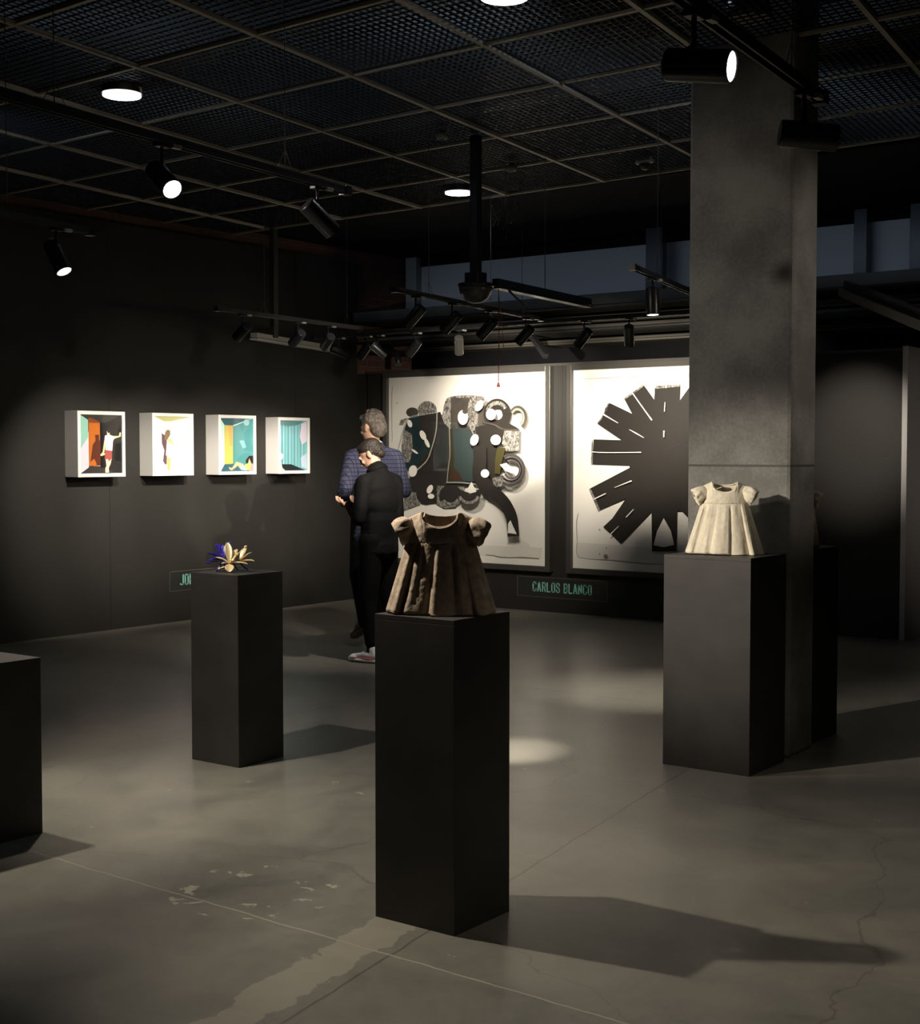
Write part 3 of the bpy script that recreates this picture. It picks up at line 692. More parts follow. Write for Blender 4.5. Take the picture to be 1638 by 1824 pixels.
# left cluster
add('ink_soft', ell(268, 452, 52, 40)); add('dry', ell(398, 440, 78, 78)); add('dry', *ringp(398, 440, 40, 82, 170, 370))
add('dry', [(190, 560), (160, 560), (170, 520), (230, 500)], [(430, 480), (560, 470), (620, 700), (560, 800), (430, 800)])
add('dry', [(560, 340), (600, 320), (660, 310), (760, 305), (880, 320), (930, 420), (900, 620), (830, 650), (560, 640), (520, 520), (540, 400)])
add('ink_soft', [(600, 330), (760, 330), (740, 440), (730, 560), (830, 650), (845, 1060), (590, 1060), (600, 600)])
add('ink', [(430, 470), (510, 450), (540, 540), (600, 610), (605, 1050), (840, 1070), (720, 1095), (705, 1180), (640, 1270), (540, 1275), (470, 1230), (380, 1240), (315, 1190), (230, 1095), (250, 1000), (340, 935), (420, 830), (470, 650)])
add('dry', [(480, 1080), (720, 1090), (705, 1180), (640, 1265), (545, 1275), (480, 1240)], [(205, 1110), (330, 1130), (340, 1240), (200, 1290)])
add('ink', ell(300, 1080, 60, 60), ell(390, 1150, 85, 92)); add('ink', ell(600, 1170, 100, 100)); add('dry', *ringp(600, 1170, 55, 96, 20, 150))
add((.05, .085, .09), [(240, 505), (495, 455), (482, 620), (430, 800), (400, 870), (335, 935), (260, 990), (205, 900), (185, 760), (200, 620)])  # teal reflection in the glass, painted in among the strokes
add('dry', [(205, 600), (270, 640), (280, 760), (250, 880), (205, 880), (185, 740)])
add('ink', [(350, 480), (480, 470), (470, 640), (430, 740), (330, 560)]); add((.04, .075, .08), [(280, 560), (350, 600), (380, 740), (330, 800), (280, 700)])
add((.09, .05, .03), [(430, 760), (415, 850), (340, 920), (320, 910), (380, 850)])
add((.50, .50, .46), *stroke([(150, 800), (175, 700), (240, 510), (370, 475), (492, 455)], [6] * 5), *stroke([(490, 458), (482, 620), (436, 790), (400, 872), (335, 935), (270, 990), (235, 1060)], [9] * 7))
add(W_, ell(262, 550, 20, 34, -20), ell(375, 650, 24, 44, -25), ell(410, 715, 16, 44, -25), ell(305, 788, 34, 9, 35), ell(290, 955, 36, 50, 10), ell(435, 1110, 24, 40, 25), ell(445, 1170, 28, 22))
# centre slab, a teal glass reflection painted into the work
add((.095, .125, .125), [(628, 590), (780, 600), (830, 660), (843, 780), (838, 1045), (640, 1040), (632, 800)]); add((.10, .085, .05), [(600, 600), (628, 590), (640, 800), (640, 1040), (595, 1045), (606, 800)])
add((.13, .08, .05), [(600, 1030), (640, 930), (690, 980), (720, 1040)])
add((.42, .42, .38), *stroke([(600, 540), (608, 800), (598, 900), (584, 1055)], [7] * 4), *stroke([(784, 585), (826, 680), (846, 800), (842, 1060)], [7] * 4), *stroke([(580, 1052), (700, 1052), (845, 1068)], [12] * 3))
# right cluster
add('dry', [(880, 330), (960, 380), (930, 540), (850, 560)]); add('ink_soft', [(860, 400), (960, 400), (1000, 560), (900, 600), (850, 560)])
add('ink', [(830, 580), (920, 560), (1040, 600), (1020, 760), (1110, 780), (1090, 900), (1020, 1010), (1060, 1080), (980, 1120), (880, 1100), (850, 960), (845, 750)])
add('ink', *ringp(1020, 470, 44, 118, 0, 360, 1.12, 26)); add('dry', *ringp(1020, 470, 70, 100, 200, 330, 1.12, 14))
add('ink_soft', *ringp(1200, 500, 40, 80, -150, 60, 1.3, 20)); add((.40, .38, .32), *ringp(1200, 500, 48, 62, -150, 60, 1.3, 20))
add('ink', [(1020, 560), (1100, 530), (1190, 580), (1220, 600), (1216, 740), (1110, 770), (1050, 700)]); add('dry', [(1090, 610), (1218, 610), (1216, 780), (1110, 790), (1070, 720)])
add('ink_soft', *stroke([(900, 540), (1000, 560), (1090, 600), (1220, 605)], [14] * 4))
add((.12, .11, .05), [(1035, 750), (1105, 760), (1070, 880), (1055, 985), (1010, 975), (1015, 850)])
for r0, r1, m_ in ((58, 74, 'ink_soft'), (74, 80, (.36, .34, .34)), (80, 98, (.05, .043, .06)), (98, 104, (.30, .28, .27)), (104, 128, 'ink_soft')):
    add(m_, *ringp(1160, 945, r0, r1, -120, 150, 1.1, 24))
add('dry', [(1010, 1010), (1110, 1000), (1090, 1080), (1020, 1100)])
add('ink', *stroke([(900, 740), (905, 860), (900, 960), (950, 1080), (1040, 1150), (1120, 1230), (1175, 1340), (1190, 1440), (1195, 1508)], [110, 110, 120, 120, 105, 100, 98, 98, 100]))
add('ink', *ringp(820, 1140, 0, 100, -20, 200, 1, 18)); add('dry', *ringp(820, 1140, 70, 96, 20, 160, 1, 14))
add(W_, ell(770, 500, 44, 62), ell(1008, 474, 42, 48), ell(868, 690, 34, 50, 20), ell(1050, 690, 44, 44), ell(958, 975, 36, 36), [(845, 1045), (885, 1130), (830, 1145), (805, 1110)], [(1085, 900), (1140, 885), (1192, 930), (1190, 975), (1130, 950)],
    [(1175, 1370), (1228, 1488), (1152, 1480), (1155, 1400)], ell(910, 400, 30, 50, 30))
add('ink_soft', ell(790, 450, 24, 20))
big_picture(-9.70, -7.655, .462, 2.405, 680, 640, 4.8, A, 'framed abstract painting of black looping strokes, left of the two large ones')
Bp = A; A = []
add('paper_strip', [(130, 1485), (640, 1525), (1010, 1560), (1010, 1640), (720, 1655), (560, 1640), (130, 1610)])
add('paper_edge', *stroke([(125, 1490), (128, 1590), (200, 1618), (420, 1632), (700, 1660), (880, 1660)], [5, 4, 3, 5, 6, 4]), *stroke([(140, 1250), (125, 1330), (132, 1480)], [4, 5, 3]), *stroke([(150, 160), (420, 150), (960, 130)], [2, 2, 2]))
add('paper_edge', ell(365, 1598, 18, 16), ell(315, 1580, 6, 5), ell(370, 1530, 6, 5), ell(315, 1382, 6, 5))
half = [[(515, 320), (590, 275), (600, 260), (675, 212), (760, 330), (870, 560), (640, 560)],
        [(360, 400), (395, 355), (420, 365), (585, 445), (870, 600), (870, 800), (500, 660), (300, 525), (350, 450)],
        [(268, 650), (500, 657), (870, 640), (870, 862), (575, 862), (258, 852), (262, 755)],
        [(240, 1048), (580, 870), (870, 760), (870, 980), (530, 1130), (320, 1222), (285, 1138)],
        [(345, 1360), (420, 1290), (530, 1130), (870, 900), (870, 1110), (735, 1240), (620, 1360), (490, 1497), (412, 1420)]]
add('ink', *half); add('ink', *[[(1730 - x, y) for x, y in p] for p in half])
add('ink', [(765, 235), (800, 222), (868, 215), (970, 210), (958, 500), (870, 900), (750, 500)], [(735, 1000), (950, 1000), (945, 1400), (940, 1558), (742, 1560), (738, 1240)], [(560, 560), (740, 380), (1000, 380), (1170, 560), (1170, 1000), (980, 1230), (740, 1230), (560, 1000)])
add('dry', [(770, 215), (970, 205), (968, 222), (772, 240)], *stroke([(522, 318), (595, 270), (672, 214)], [14] * 3), *stroke([(303, 522), (352, 450), (392, 360)], [10] * 3), *stroke([(262, 655), (256, 850)], [10, 10]), *stroke([(243, 1050), (282, 1140), (318, 1220)], [14] * 3))
add(W_, [(843, 1288), (900, 1390), (928, 1505), (843, 1525), (760, 1508), (790, 1390)])
for p in (([(590, 275), (650, 360), (748, 495)], [9, 8, 10]), ([(355, 448), (475, 518)], [12, 4]), ([(565, 570), (620, 600), (685, 637)], [3, 10, 3]), ([(262, 752), (380, 757), (665, 755)], [7, 6, 7]),
          ([(278, 1136), (380, 1088)], [8, 8]), ([(450, 1040), (590, 985)], [3, 10]), ([(545, 1280), (606, 1215)], [10, 4]), ([(412, 1425), (487, 1350)], [10, 3]), ([(870, 205), (872, 235)], [16, 8]), ([(862, 350), (858, 425)], [5, 7]), ([(854, 580), (854, 632)], [12, 8])):
    add(W_, *stroke(*p))
big_picture(-7.352, -5.28, .462, 2.405, 1000, 640, 4.558, A, 'framed painting of a black radiating fan of strokes, partly behind the column')

# ------------------------------------------------------------------ name signs
GLY = {'C': [[(1, .8), (1, .88), (.8, 1), (.2, 1), (0, .88), (0, .12), (.2, 0), (.8, 0), (1, .12), (1, .25)]], 'A': [[(0, 0), (.42, 1), (.58, 1), (1, 0)], [(.2, .3), (.8, .3)]],
       'R': [[(0, 0), (0, 1), (.8, 1), (1, .88), (1, .6), (.8, .5), (0, .5)], [(.6, .5), (1, 0)]], 'L': [[(0, 1), (0, 0), (.95, 0)]], 'O': [[(.2, 0), (0, .12), (0, .88), (.2, 1), (.8, 1), (1, .88), (1, .12), (.8, 0), (.2, 0)]],
       'S': [[(1, .75), (1, .9), (.8, 1), (.2, 1), (0, .88), (0, .65), (1, .38), (1, .12), (.8, 0), (.2, 0), (0, .12), (0, .27)]], 'B': [[(0, 0), (0, 1), (.8, 1), (1, .88), (1, .62), (.85, .53), (0, .53)], [(.85, .53), (1, .42), (1, .12), (.8, 0), (0, 0)]],
       'N': [[(0, 0), (0, 1), (1, 0), (1, 1)]], 'J': [[(1, 1), (1, .12), (.8, 0), (.3, 0), (0, .1)]]}
def lettering(text, origin, ex, ez, nrm, wd, ht, gap, st, parent, m):
    mb = MB(); x = 0
    for ch in text:
        if ch == ' ': x += wd * .75; continue
        for ln in GLY[ch]:
            pts = [origin + ex * (x + st / 2 + px * (wd - st)) + ez * (st / 2 + pz * (ht - st)) for px, pz in ln]
            for a, b in zip(pts, pts[1:]):
                d = (b - a).normalized() * st * .32; a2, b2 = a - d, b + d; s = nrm.cross(b - a).normalized() * st / 2
                vs = [a2 - s, b2 - s, b2 + s, a2 + s]; lo = [mb.bm.verts.new(v) for v in vs]; hi = [mb.bm.verts.new(v + nrm * .002) for v in vs]
                mb.bm.faces.new(lo[::-1]); mb.bm.faces.new(hi)
                for q in range(4): mb.bm.faces.new((lo[q], lo[(q + 1) % 4], hi[(q + 1) % 4], hi[q]))
        x += wd + gap
    return mb.build('lettering', m, parent)
def sign(o_, ex, nrm, w_, h_, label, text, tx, tz, wd, ht, gap, st):
    t = empty('name_sign', o_, 0, label, 'wall sign')
    z = Vector((0, 0, 0)); pb = MB(); a, b = z, ex * w_ + UPZ * h_ + nrm * .004
    pb.box((min(a.x, b.x), min(a.y, b.y), 0), (max(a.x, b.x), max(a.y, b.y), h_)).build('board', M['sign'], t)
    e = MB()
    for p, q in ((z, ex * w_), (UPZ * h_, ex * w_ + UPZ * h_), (z, UPZ * h_), (ex * w_, ex * w_ + UPZ * h_)): e.beam(p + nrm * .004, q + nrm * .004, .006, .006)
    e.build('edge', M['sign_edge'], t)
    lettering(text, ex * tx + UPZ * tz + nrm * .0045, ex, UPZ, nrm, wd, ht, gap, st, t, M['teal'])
sign(Vector((-8.03, YB, .145)), Vector((1, 0, 0)), Vector((0, -1, 0)), 1.06, .20, 'dark sign with teal capitals under the two large framed paintings', 'CARLOS BLANCO', .185, .053, .0455, .10, .0105, .013)
sign(Vector((XL, 8.945, .29)), Vector((0, 1, 0)), Vector((1, 0, 0)), .95, .185, 'dark sign with teal capitals on the left wall behind the flower plinth', 'JOR', .125, .05, .05, .105, .012, .0135)

# ------------------------------------------------------------------ lighting tracks
def pole_up(mb, p, r, top=3.74): mb.tube([p, (p[0], p[1], top)], r, 6)
def track(p, q, label, cables=(), zdrop=0):
    p, q = Vector(p), Vector(q); mid = (p + q) / 2
    t = empty('lighting_track', mid, 0, label, 'lighting track')
    rb = MB(); d = (q - p).normalized(); side = d.cross(UPZ).normalized() * .014
    rb.beam(p - mid + UPZ * .012, q - mid + UPZ * .012, .036, .01)
    rb.beam(p - mid + side, q - mid + side, .006, .028); rb.beam(p - mid - side, q - mid - side, .006, .028)
    rb.build('rail', M['track'], t)
    for e in (p, q): MB().beam(e - mid - d * .02, e - mid + d * .02, .042, .038).build('end_cap', M['metal_black'], t)
    for f in cables:
        c = p.lerp(q, f) - mid
        cb_ = MB(); cb_.tube([c + UPZ * .015, Vector((c.x, c.y, 3.74 - mid.z))], .0022, 5); cb_.tube([c + UPZ * .02 + d * .05, c + UPZ * .10], .0015, 5); cb_.tube([c + UPZ * .02 - d * .05, c + UPZ * .10], .0015, 5)
        cb_.build('hanging_cable', M['cable'], t)
    return t
ZT = 2.65
def tz(u, v, z=ZT): return onz(u, v, z)
TL = dict(E=(0, 168, 615, 340), F=(0, 380, 160, 413), G=(1235, 10, 1460, 175), B=(387, 550, 640, 585), C=(560, 601, 1260, 553.5), A=(703, 516, 962, 568), D=(1126, 476, 1240, 525))
def onk(k_, u): a, b, c, d = TL[k_]; return tz(u, b + (u - a) / (c - a) * (d - b), 2.74 if k_ == 'E' else ZT) + Vector((0, 0, -.02))
def ext(p, q, a, b): return p + (q - p) * a, p + (q - p) * b
E0, E1 = tz(0, 168, 2.74), tz(615, 340, 2.74); track(*ext(E0, E1, -.6, 1), 'long black lighting track at upper left carrying the bright lamp', (.45, .86))
F0, F1 = tz(0, 380), tz(160, 413); track(*ext(F0, F1, -1.5, 1), 'short black lighting track at the left edge', (.63,))
G0, G1 = tz(1235, 10), tz(1460, 175); track(*ext(G0, G1, -.8, 1), 'black lighting track at upper right in front of the column', (.85,))
B0, B1 = tz(387, 550), tz(640, 585); track(B0, B1, 'black lighting track nearest to the far end of the left wall', (.3, .9))
C0, C1 = tz(560, 601), tz(1260, 553.5); track(C0, C1, 'long black lighting track running along the far partition', (.1, .5, .9))
A0, A1 = tz(703, 516), tz(962, 568); track(A0, A1, 'black lighting track with four lamps below the bowl fitting', (.2, .85))
D0, D1 = tz(1126, 476), tz(1240, 525); track(D0, D1, 'short black lighting track left of the column with one lit lamp', (.35,))

# ------------------------------------------------------------------ track lamps
def lamp(pos, dirv, label, state='off', metal='metal_black', light=None):
    """pos: point on the track; dirv: way the lamp points."""
    t = empty('track_spotlight', pos, 0, label, 'spotlight'); d = dirv.normalized(); L, r = .165, .039
    MB().box((-.016, -.03, -.008), (.016, .03, .006)).build('track_adapter', M['metal_black'], t, .002)
    MB().box((.012, .03, -.008), (.03, .07, .006)).build('connector', M['white_plastic'], t, .001)
    piv = Vector((0, 0, -.085))
    MB().tube([(0, 0, 0), piv], .007, 8).tube([piv - d.cross(UPZ).normalized() * .018, piv + d.cross(UPZ).normalized() * .018], .012, 8).build('stem', M['metal_black'], t)
    c = piv + Vector((0, 0, -r * .85)) ; a = c - d * L * .42; b = c + d * L * .58
    px = d.orthogonal().normalized(); py = d.cross(px)
    o = MB().lathe(a, d, [(0, r * .90), (.003, r * .98), (.008, r), (L - .002, r), (L, r * .98), (L, r * .91), (L - .008, r * .90), (L - .0085, r * .3)]).build('housing', M[metal], t)
    for e_ in o.data.polygons: e_.use_smooth = abs(e_.normal.dot(d)) < .3
    lm = {'off': 'lens_off', 'lit': 'lens', 'dim': 'lens_dim'}[state]
    MB().tube([b - d * .0075, b - d * .004], r * .885, 28).build('lens', M[lm], t)
    if light:
        tgt, pw, ang, bl = light; wl = Vector(pos) + b + d * .004
        l = bpy.data.lights.new('lamp_light', 'SPOT'); l.energy = pw; l.spot_size = R(ang); l.spot_blend = bl; l.color = WARM; l.shadow_soft_size = .022
        lo = bpy.data.objects.new('lamp_light', l); COL.objects.link(lo); lo.parent = t; lo.location = b + d * .004
        lo.rotation_euler = (Vector(tgt) - wl).to_track_quat('-Z', 'Y').to_euler()
    return t
def aim(p, tgt): return Vector(tgt) - Vector(p)
p = onk('E', 288); lamp(p, seen(.52, -.56, -.62), 'lit spotlight shining towards the viewer from the long upper left track', 'lit', light=((-2.5, 3.75, .9), 200, 84, .7))
p = onk('E', 565); lamp(p, seen(.62, -.62, .35), 'spotlight facing away at the far end of the upper left track', light=((-4.25, 6.15, 0), 1100, 13.5, 1))  # narrow beam added for the bright floor patch, aimed apart from the body
p = onk('F', 100); lamp(p, seen(.45, -.85, -.27), 'lit spotlight on the short track at the left edge', 'dim', light=((-4.95, 4.95, .45), 160, 92, .8))
p = onk('G', 1236); lamp(p, seen(.88, -.16, -.5), 'lit spotlight nearest the viewer, at the top right', 'lit', light=((1.0, 3.6, 1.2), 30, 70, .7))
p = onk('G', 1432); lamp(p, seen(.99, -.1, -.05), 'spotlight in front of the column with its beam pointing right', 'dim')
LBB = ('leftmost of the three spotlights on the track by the left wall', 'middle of the three spotlights on the track by the left wall', 'rightmost of the three spotlights on the track by the left wall')
for k_, (u, v, tg, pw) in enumerate(((432, 557, (-9.9, 7.95, 1.3), 330), (530, 570, (-9.9, 8.75, 1.3), 310), (584, 577, (-9.9, 9.6, 1.3), 270))):
    p = onk('B', u); lamp(p, aim(p, tg), LBB[k_], light=(tg, pw, 48, .9))
p = onk('C', 602); lamp(p, seen(.85, -.35, .3), 'black spotlight pointing right at the left end of the far partition track', light=((-9.95, 10.5, 1.3), 60, 40, .9))
p = onk('C', 650); lamp(p, seen(-.55, -.75, .3), 'black spotlight tilted down left beside the silver lamp', light=((-9.95, 10.3, 1.3), 230, 48, .9))
p = onk('C', 672); lamp(p, seen(.6, -.5, .2), 'silver spotlight tilted down right near the brick corner', metal='steel')
p = onk('C', 738); lamp(p, seen(-.55, -.7, .4), 'spotlight above the top left corner of the left framed painting', light=((-9.0, 11.8, 1.4), 200, 50, .8))
p = onk('C', 817); lamp(p, seen(.02, -.75, .65), 'spotlight aimed straight down above the left framed painting', metal='dome', light=((-8.05, 11.8, 2.1), 1100, 44, 1))
p = onk('C', 1040); lamp(p, seen(-.5, -.7, .5), 'spotlight above the gap between the two framed paintings', light=((-6.85, 11.8, 2.0), 620, 54, 1))
p = onk('C', 1120); lamp(p, seen(.1, -.8, .5), 'greyish spotlight above the right framed painting', metal='dome', light=((-6.0, 11.8, 2.0), 620, 54, 1))
LBA = ('first spotlight from the left on the track below the bowl fitting', 'second spotlight from the left on the track below the bowl fitting', 'third spotlight from the left, below the bowl fitting beside the red cord', 'fourth spotlight from the left on the track below the bowl fitting')
for k_, (u, v, tg, pw, an) in enumerate(((740, 524, (-10, 9.2, 1.0), 120, 60), (805, 536, (-7.6, 8.6, 0), 110, 60), (869, 550, (-8.9, 11.8, 1.2), 240, 56), (936, 563, (-8.2, 11.8, 1.2), 200, 56))):
    p = onk('A', u); lamp(p, seen(-.62, -.68, .3), LBA[k_], light=(tg, pw, an, .8))
p = onk('D', 1162); lamp(p, seen(.02, -1, -.08), 'lit spotlight pointing down just left of the column', 'lit', light=((-4.5, 8.3, 0), 330, 42, 1))
spot('unseen_hall_spot', (-4.3, 9.6, 2.5), (-4.5, 11.8, 1.7), 260, 36, 1)  # unseen lamp behind the column, without a housing

# ------------------------------------------------------------------ other things under the ceiling
c = tz(847, 512, 2.72)
t = empty('bowl_fitting', c, 0, 'grey bowl shaped fitting hanging on a pole above the track lamps', 'ceiling fitting')
r = .115; pts, rs = [], []
for k_ in range(10):
    a = k_ / 9 * math.pi / 2; pts.append((0, 0, -math.sin(a) * r * .95)); rs.append(max(.002, r * math.cos(a)))
MB().tube(pts, rs, 32).build('bowl', M['dome'], t)
MB().tube([(0, 0, 0), (0, 0, .025)], r * 1.05, 32).build('rim', M['metal_black'], t)
MB().box((-.055, -.055, .02), (.055, .055, .10)).build('mount', M['metal_black'], t, .004)
MB().box((-.03, -.03, .10), (.03, .03, 3.742 - c.z)).build('pole', M['metal_black'], t, .003)
c2 = tz(882, 508, 2.74)
t = empty('ceiling_bar', c2, 0, 'black horizontal bar running from the bowl fitting towards the far wall', 'bar')
e2 = tz(1048, 543, 2.74) - c2
MB().beam((0, 0, .02), e2 + Vector((0, 0, .02)), .05, .05).build('bar', M['metal_black'], t)
MB().beam((0, 0, -.016), e2 + Vector((0, 0, -.016)), .07, .012).build('lower_rail', M['track'], t)
MB().tube([e2 * .1, e2 * .1 + RT * .13 + Vector((0, 0, -.13))], .008, 8).build('stay', M['cable'], t)
MB().tube([e2 * .5, e2 * .5 + Vector((0, 0, 1.0))], .003, 6).build('hanging_cable', M['cable'], t)
c3 = c2 + e2 * .03 + Vector((0, 0, -.022))
t = empty('pull_cord', c3, 0, 'thin red pull cord with a small cone at its end before the left painting', 'cord')
zc = c3.z - (EYE + (806 - 690) / F_PX * (c3 - EYEV).dot(FW0))
MB().tube([(0, 0, 0), (.004, 0, -zc * .5), (0, 0, -zc + .04)], .0028, 6).tube([(.0, 0, -.03), (.018, .01, -.2), (.03, .02, -.40)], .0022, 6).build('cord', M['red_cord'], t)
MB().tube([(0, 0, -zc + .035), (0, 0, -zc + .03), (0, 0, -zc)], [.004, .006, .014], 12).build('weight', M['red_cord'], t)
# unlit batten with its post by the left wall
b0, b1 = tz(452, 597, 2.7), tz(590, 620, 2.7); mid = (b0 + b1) / 2
t = empty('batten_light', mid, 0, 'unlit grey batten fitting on a black post near the left wall', 'ceiling light')
MB().beam(b0 - mid, b1 - mid, .07, .045).build('body', mat('batten_grey', (.42, .41, .37), .5), t)
MB().beam(b0 - mid + UPZ * -.035, b1 - mid + UPZ * -.035, .09, .012).build('lower_lip', M['white_plastic'], t)
pp = tz(488, 602, 2.7) - mid
MB().box((pp.x - .03, pp.y - .03, 0), (pp.x + .03, pp.y + .03, 3.742 - mid.z)).build('post', M['dome'], t, .003)
# posts and beams right of the column
pA = ony(1534, 515, 12.42); t = empty('gantry', (pA.x, 12.42, pA.z), 0, 'black steel gantry in front of the pale band, right of the column', 'gantry')
MB().box((-.06, -.05, -.06), (.06, .05, 3.79 - pA.z)).build('post', M['metal_black'], t, .004)
pB = ony(1634, 515, 12.42); MB().box((pB.x - pA.x - .06, -.05, -.06), (pB.x - pA.x + .06, .05, 3.79 - pA.z)).build('post', M['metal_black'], t, .004)
MB().beam((-.4, 0, -.02), (1.2, 0, -.02), .12, .11).build('beam', M['metal_black'], t)
q0 = ony(1500, 520, 11.4); q1 = ony(1660, 585, 9.2); t = empty('diagonal_rail', (q0 + q1) / 2, 0, 'grey rail sloping towards the viewer at the right edge below the pale band', 'rail'); mid = (q0 + q1) / 2
MB().beam(q0 - mid, q1 - mid, .07, .07).build('rail', M['dome'], t); MB().beam(q0 - mid + Vector((.0, .06, .05)), q1 - mid + Vector((0, .06, .05)), .03, .1).build('rail_flange', M['metal_black'], t)
pC = ony(1168, 545, 12.3); o = rebase(bx('steel_post', (pC.x - .09, 12.25, 2.9), (pC.x + .09, 12.35, 3.8), M['metal_black'])); tag(o, 'dark upright steel post before the pale band behind the lit spotlight', 'post')
# roller housings above the partition: stacked khaki profiles
t = empty('shutter_housing', (-7.4, 11.6, 2.6), 0, 'long grey brown shutter housing of stacked profiles above the partition', 'shutter housing')
for k_, (y, z, ht, dp, mm) in enumerate(((11.55, 2.98, .13, .66, 'duct'), (11.72, 2.86, .07, .5, 'duct'), (11.62, 2.77, .06, .5, 'duct'), (11.85, 2.67, .05, .36, 'duct'))):
    MB().box((-2.62, y - 11.6, z - 2.6), (3.7, y - 11.6 + dp, z - 2.6 + ht)).build('profile', M[mm], t, .012)
    MB().tube([(-2.6, y - 11.6 - .02, z - 2.6 + .01), (3.7, y - 11.6 - .02, z - 2.6 + .01)], .014, 8).build('pipe', M['duct' if k_ % 2 else 'track'], t)
q0 = ony(960, 612, 11.7); MB().beam((q0.x + 7.4 - .12, .1, q0.z - 2.6 + .12), (q0.x + 7.4 + .16, -.02, q0.z - 2.6 - .14), .05, .05).build('bracket', M['metal_black'], t)
q0 = ony(720, 640, 11.7); MB().tube([(q0.x + 7.4 - .25, .1, q0.z - 2.6 + .14), (q0.x + 7.4 - .05, .05, q0.z - 2.6 + .05), (q0.x + 7.4, .0, q0.z - 2.6 - .06)], .035, 10).build('elbow_pipe', M['metal_black'], t)
# small detectors on the ceiling grid and a cable tangle
for k_, (u, v, lb) in enumerate(((787, 240, 'small round detector under the mesh ceiling, left of centre'), (1148, 290, 'small white bracket fitting under the mesh ceiling near the column'), (910, 297, 'tiny detector under the mesh ceiling beyond the downlight row'))):
    c = onz(u, v, 3.71); t = empty('ceiling_detector', c, 0, lb, 'detector')
    if k_ == 1: MB().box((-.07, -.02, -.005), (.07, .02, .015)).build('bracket', M['white_plastic'], t, .002); MB().tube([(.05, 0, 0), (.05, 0, .04)], .012, 8).build('stem', M['white_plastic'], t); MB().tube([(0, 0, -.05), (0, 0, -.01)], [.02, .045], 16).build('head', M['dome'], t)
    else:
        MB().tube([(0, 0, -.03), (0, 0, 0)], [.035, .05], 18).build('head', mat('detector_grey', (.28, .27, .25), .6), t); MB().tube([(0, 0, -.036), (0, 0, -.03)], .018, 12).build('cap', M['duct'], t); MB().tube([(0, 0, 0), (0, 0, .03)], .02, 10).build('base', M['duct'], t)
c = onz(900, 385, 3.4); tb = MB(); rnd = random.Random(4)
for k_ in range(6):
    pts = [Vector((rnd.uniform(-.1, .1), rnd.uniform(-.1, .1), rnd.uniform(-.14, .14))) for _ in range(4)]; cur = []
    for i in range(3):
        for f in range(6): cur.append(pts[i].lerp(pts[i + 1], f / 6) + Vector((0, 0, .04 * math.sin(f))))
    tb.tube(cur, .0035, 5)
tb.tube([(0, 0, .1), (0, 0, .33)], .004, 5)
o = tb.build('cable_bundle', M['metal_black']); o.location = c; tag(o, 'tangled dark cable bundle hanging from the ceiling beside the far downlight', 'cables')
# arm right of the second lamp on the upper left track
c = tz(600, 398, 2.5); o = MB().tube([(0, 0, 0), RT * .10 + UPZ * -.015, RT * .16 + UPZ * -.09], .005, 8).build('ceiling_hook', M['cable']); o.location = c
o.data.transform(Matrix.Identity(4)); o.location = c; bpy.data.objects.remove(o)

# ------------------------------------------------------------------ people
def blob(name, prims, m, parent, voxel=.012, smooth=4, inflate=0):
    """one continuous surface grown from tapering limbs: prims = ('c', p, q, rp, rq[, squash]) or ('e', centre, radii[, matrix])"""
    bm = bmesh.new()
    def ball(c, rx, ry, rz, mt=None, sub=2):
        g = bmesh.ops.create_icosphere(bm, subdivisions=sub, radius=1)
        for v in g['verts']:
            p = Vector((v.co.x * rx, v.co.y * ry, v.co.z * rz)); v.co = Vector(c) + (mt @ p if mt else p)
    for pr in prims:
        if pr[0] == 'c':
            p, q, a, b = Vector(pr[1]), Vector(pr[2]), pr[3] + inflate, pr[4] + inflate; L = (q - p).length; n = max(2, int(L / (min(a, b) * .35)) + 1)
            sq = pr[5] if len(pr) > 5 else (1, 1, 1)
            for i in range(n + 1):
                f = i / n; r_ = a + (b - a) * f; ball(p.lerp(q, f), r_ * sq[0], r_ * sq[1], r_ * sq[2], sub=2)
        else:
            ball(pr[1], *[x + inflate for x in pr[2]], pr[3] if len(pr) > 3 else None, 3)
    me = bpy.data.meshes.new('tmp'); bm.to_mesh(me); bm.free(); o = bpy.data.objects.new('tmp', me); COL.objects.link(o)
    md = o.modifiers.new('r', 'REMESH'); md.mode = 'VOXEL'; md.voxel_size = voxel
    ms = o.modifiers.new('s', 'SMOOTH'); ms.iterations = smooth; ms.factor = .5
    dg = bpy.context.evaluated_depsgraph_get(); me2 = bpy.data.meshes.new_from_object(o.evaluated_get(dg)); bpy.data.objects.remove(o)
    me2.name = name; me2.materials.clear(); me2.materials.append(m)
    for f in me2.polygons: f.use_smooth = True
    return link_mesh(name, me2, parent)
def rotm(ax, deg): return Matrix.Rotation(R(deg), 3, ax)
def head_prims(c, sc, rot):                                  # c = head centre, rot = 3x3; local y = face forward
    P = lambda x, y, z: Vector(c) + rot @ Vector((x * sc, y * sc, z * sc))
    E_ = lambda x, y, z, a, b, d: ('e', P(x, y, z), (a * sc, b * sc, d * sc), rot)
    out = [E_(0, -.012, .03, .074, .094, .085), E_(0, .02, -.03, .060, .072, .085), E_(0, .055, -.085, .030, .026, .022), E_(0, .08, .02, .045, .02, .016),
           E_(0, .092, -.012, .011, .016, .028), E_(0, .104, -.026, .014, .014, .011), E_(0, .085, -.057, .023, .010, .006), E_(0, .085, -.066, .020, .010, .006),
           E_(-.034, .072, -.022, .02, .016, .018), E_(.034, .072, -.022, .02, .016, .018)]
    for s in (-1, 1): out += [E_(s * .077, -.008, -.012, .009, .02, .032), E_(s * .083, -.016, .004, .006, .012, .018), E_(s * .030, .078, .008, .012, .009, .008)]
    return out
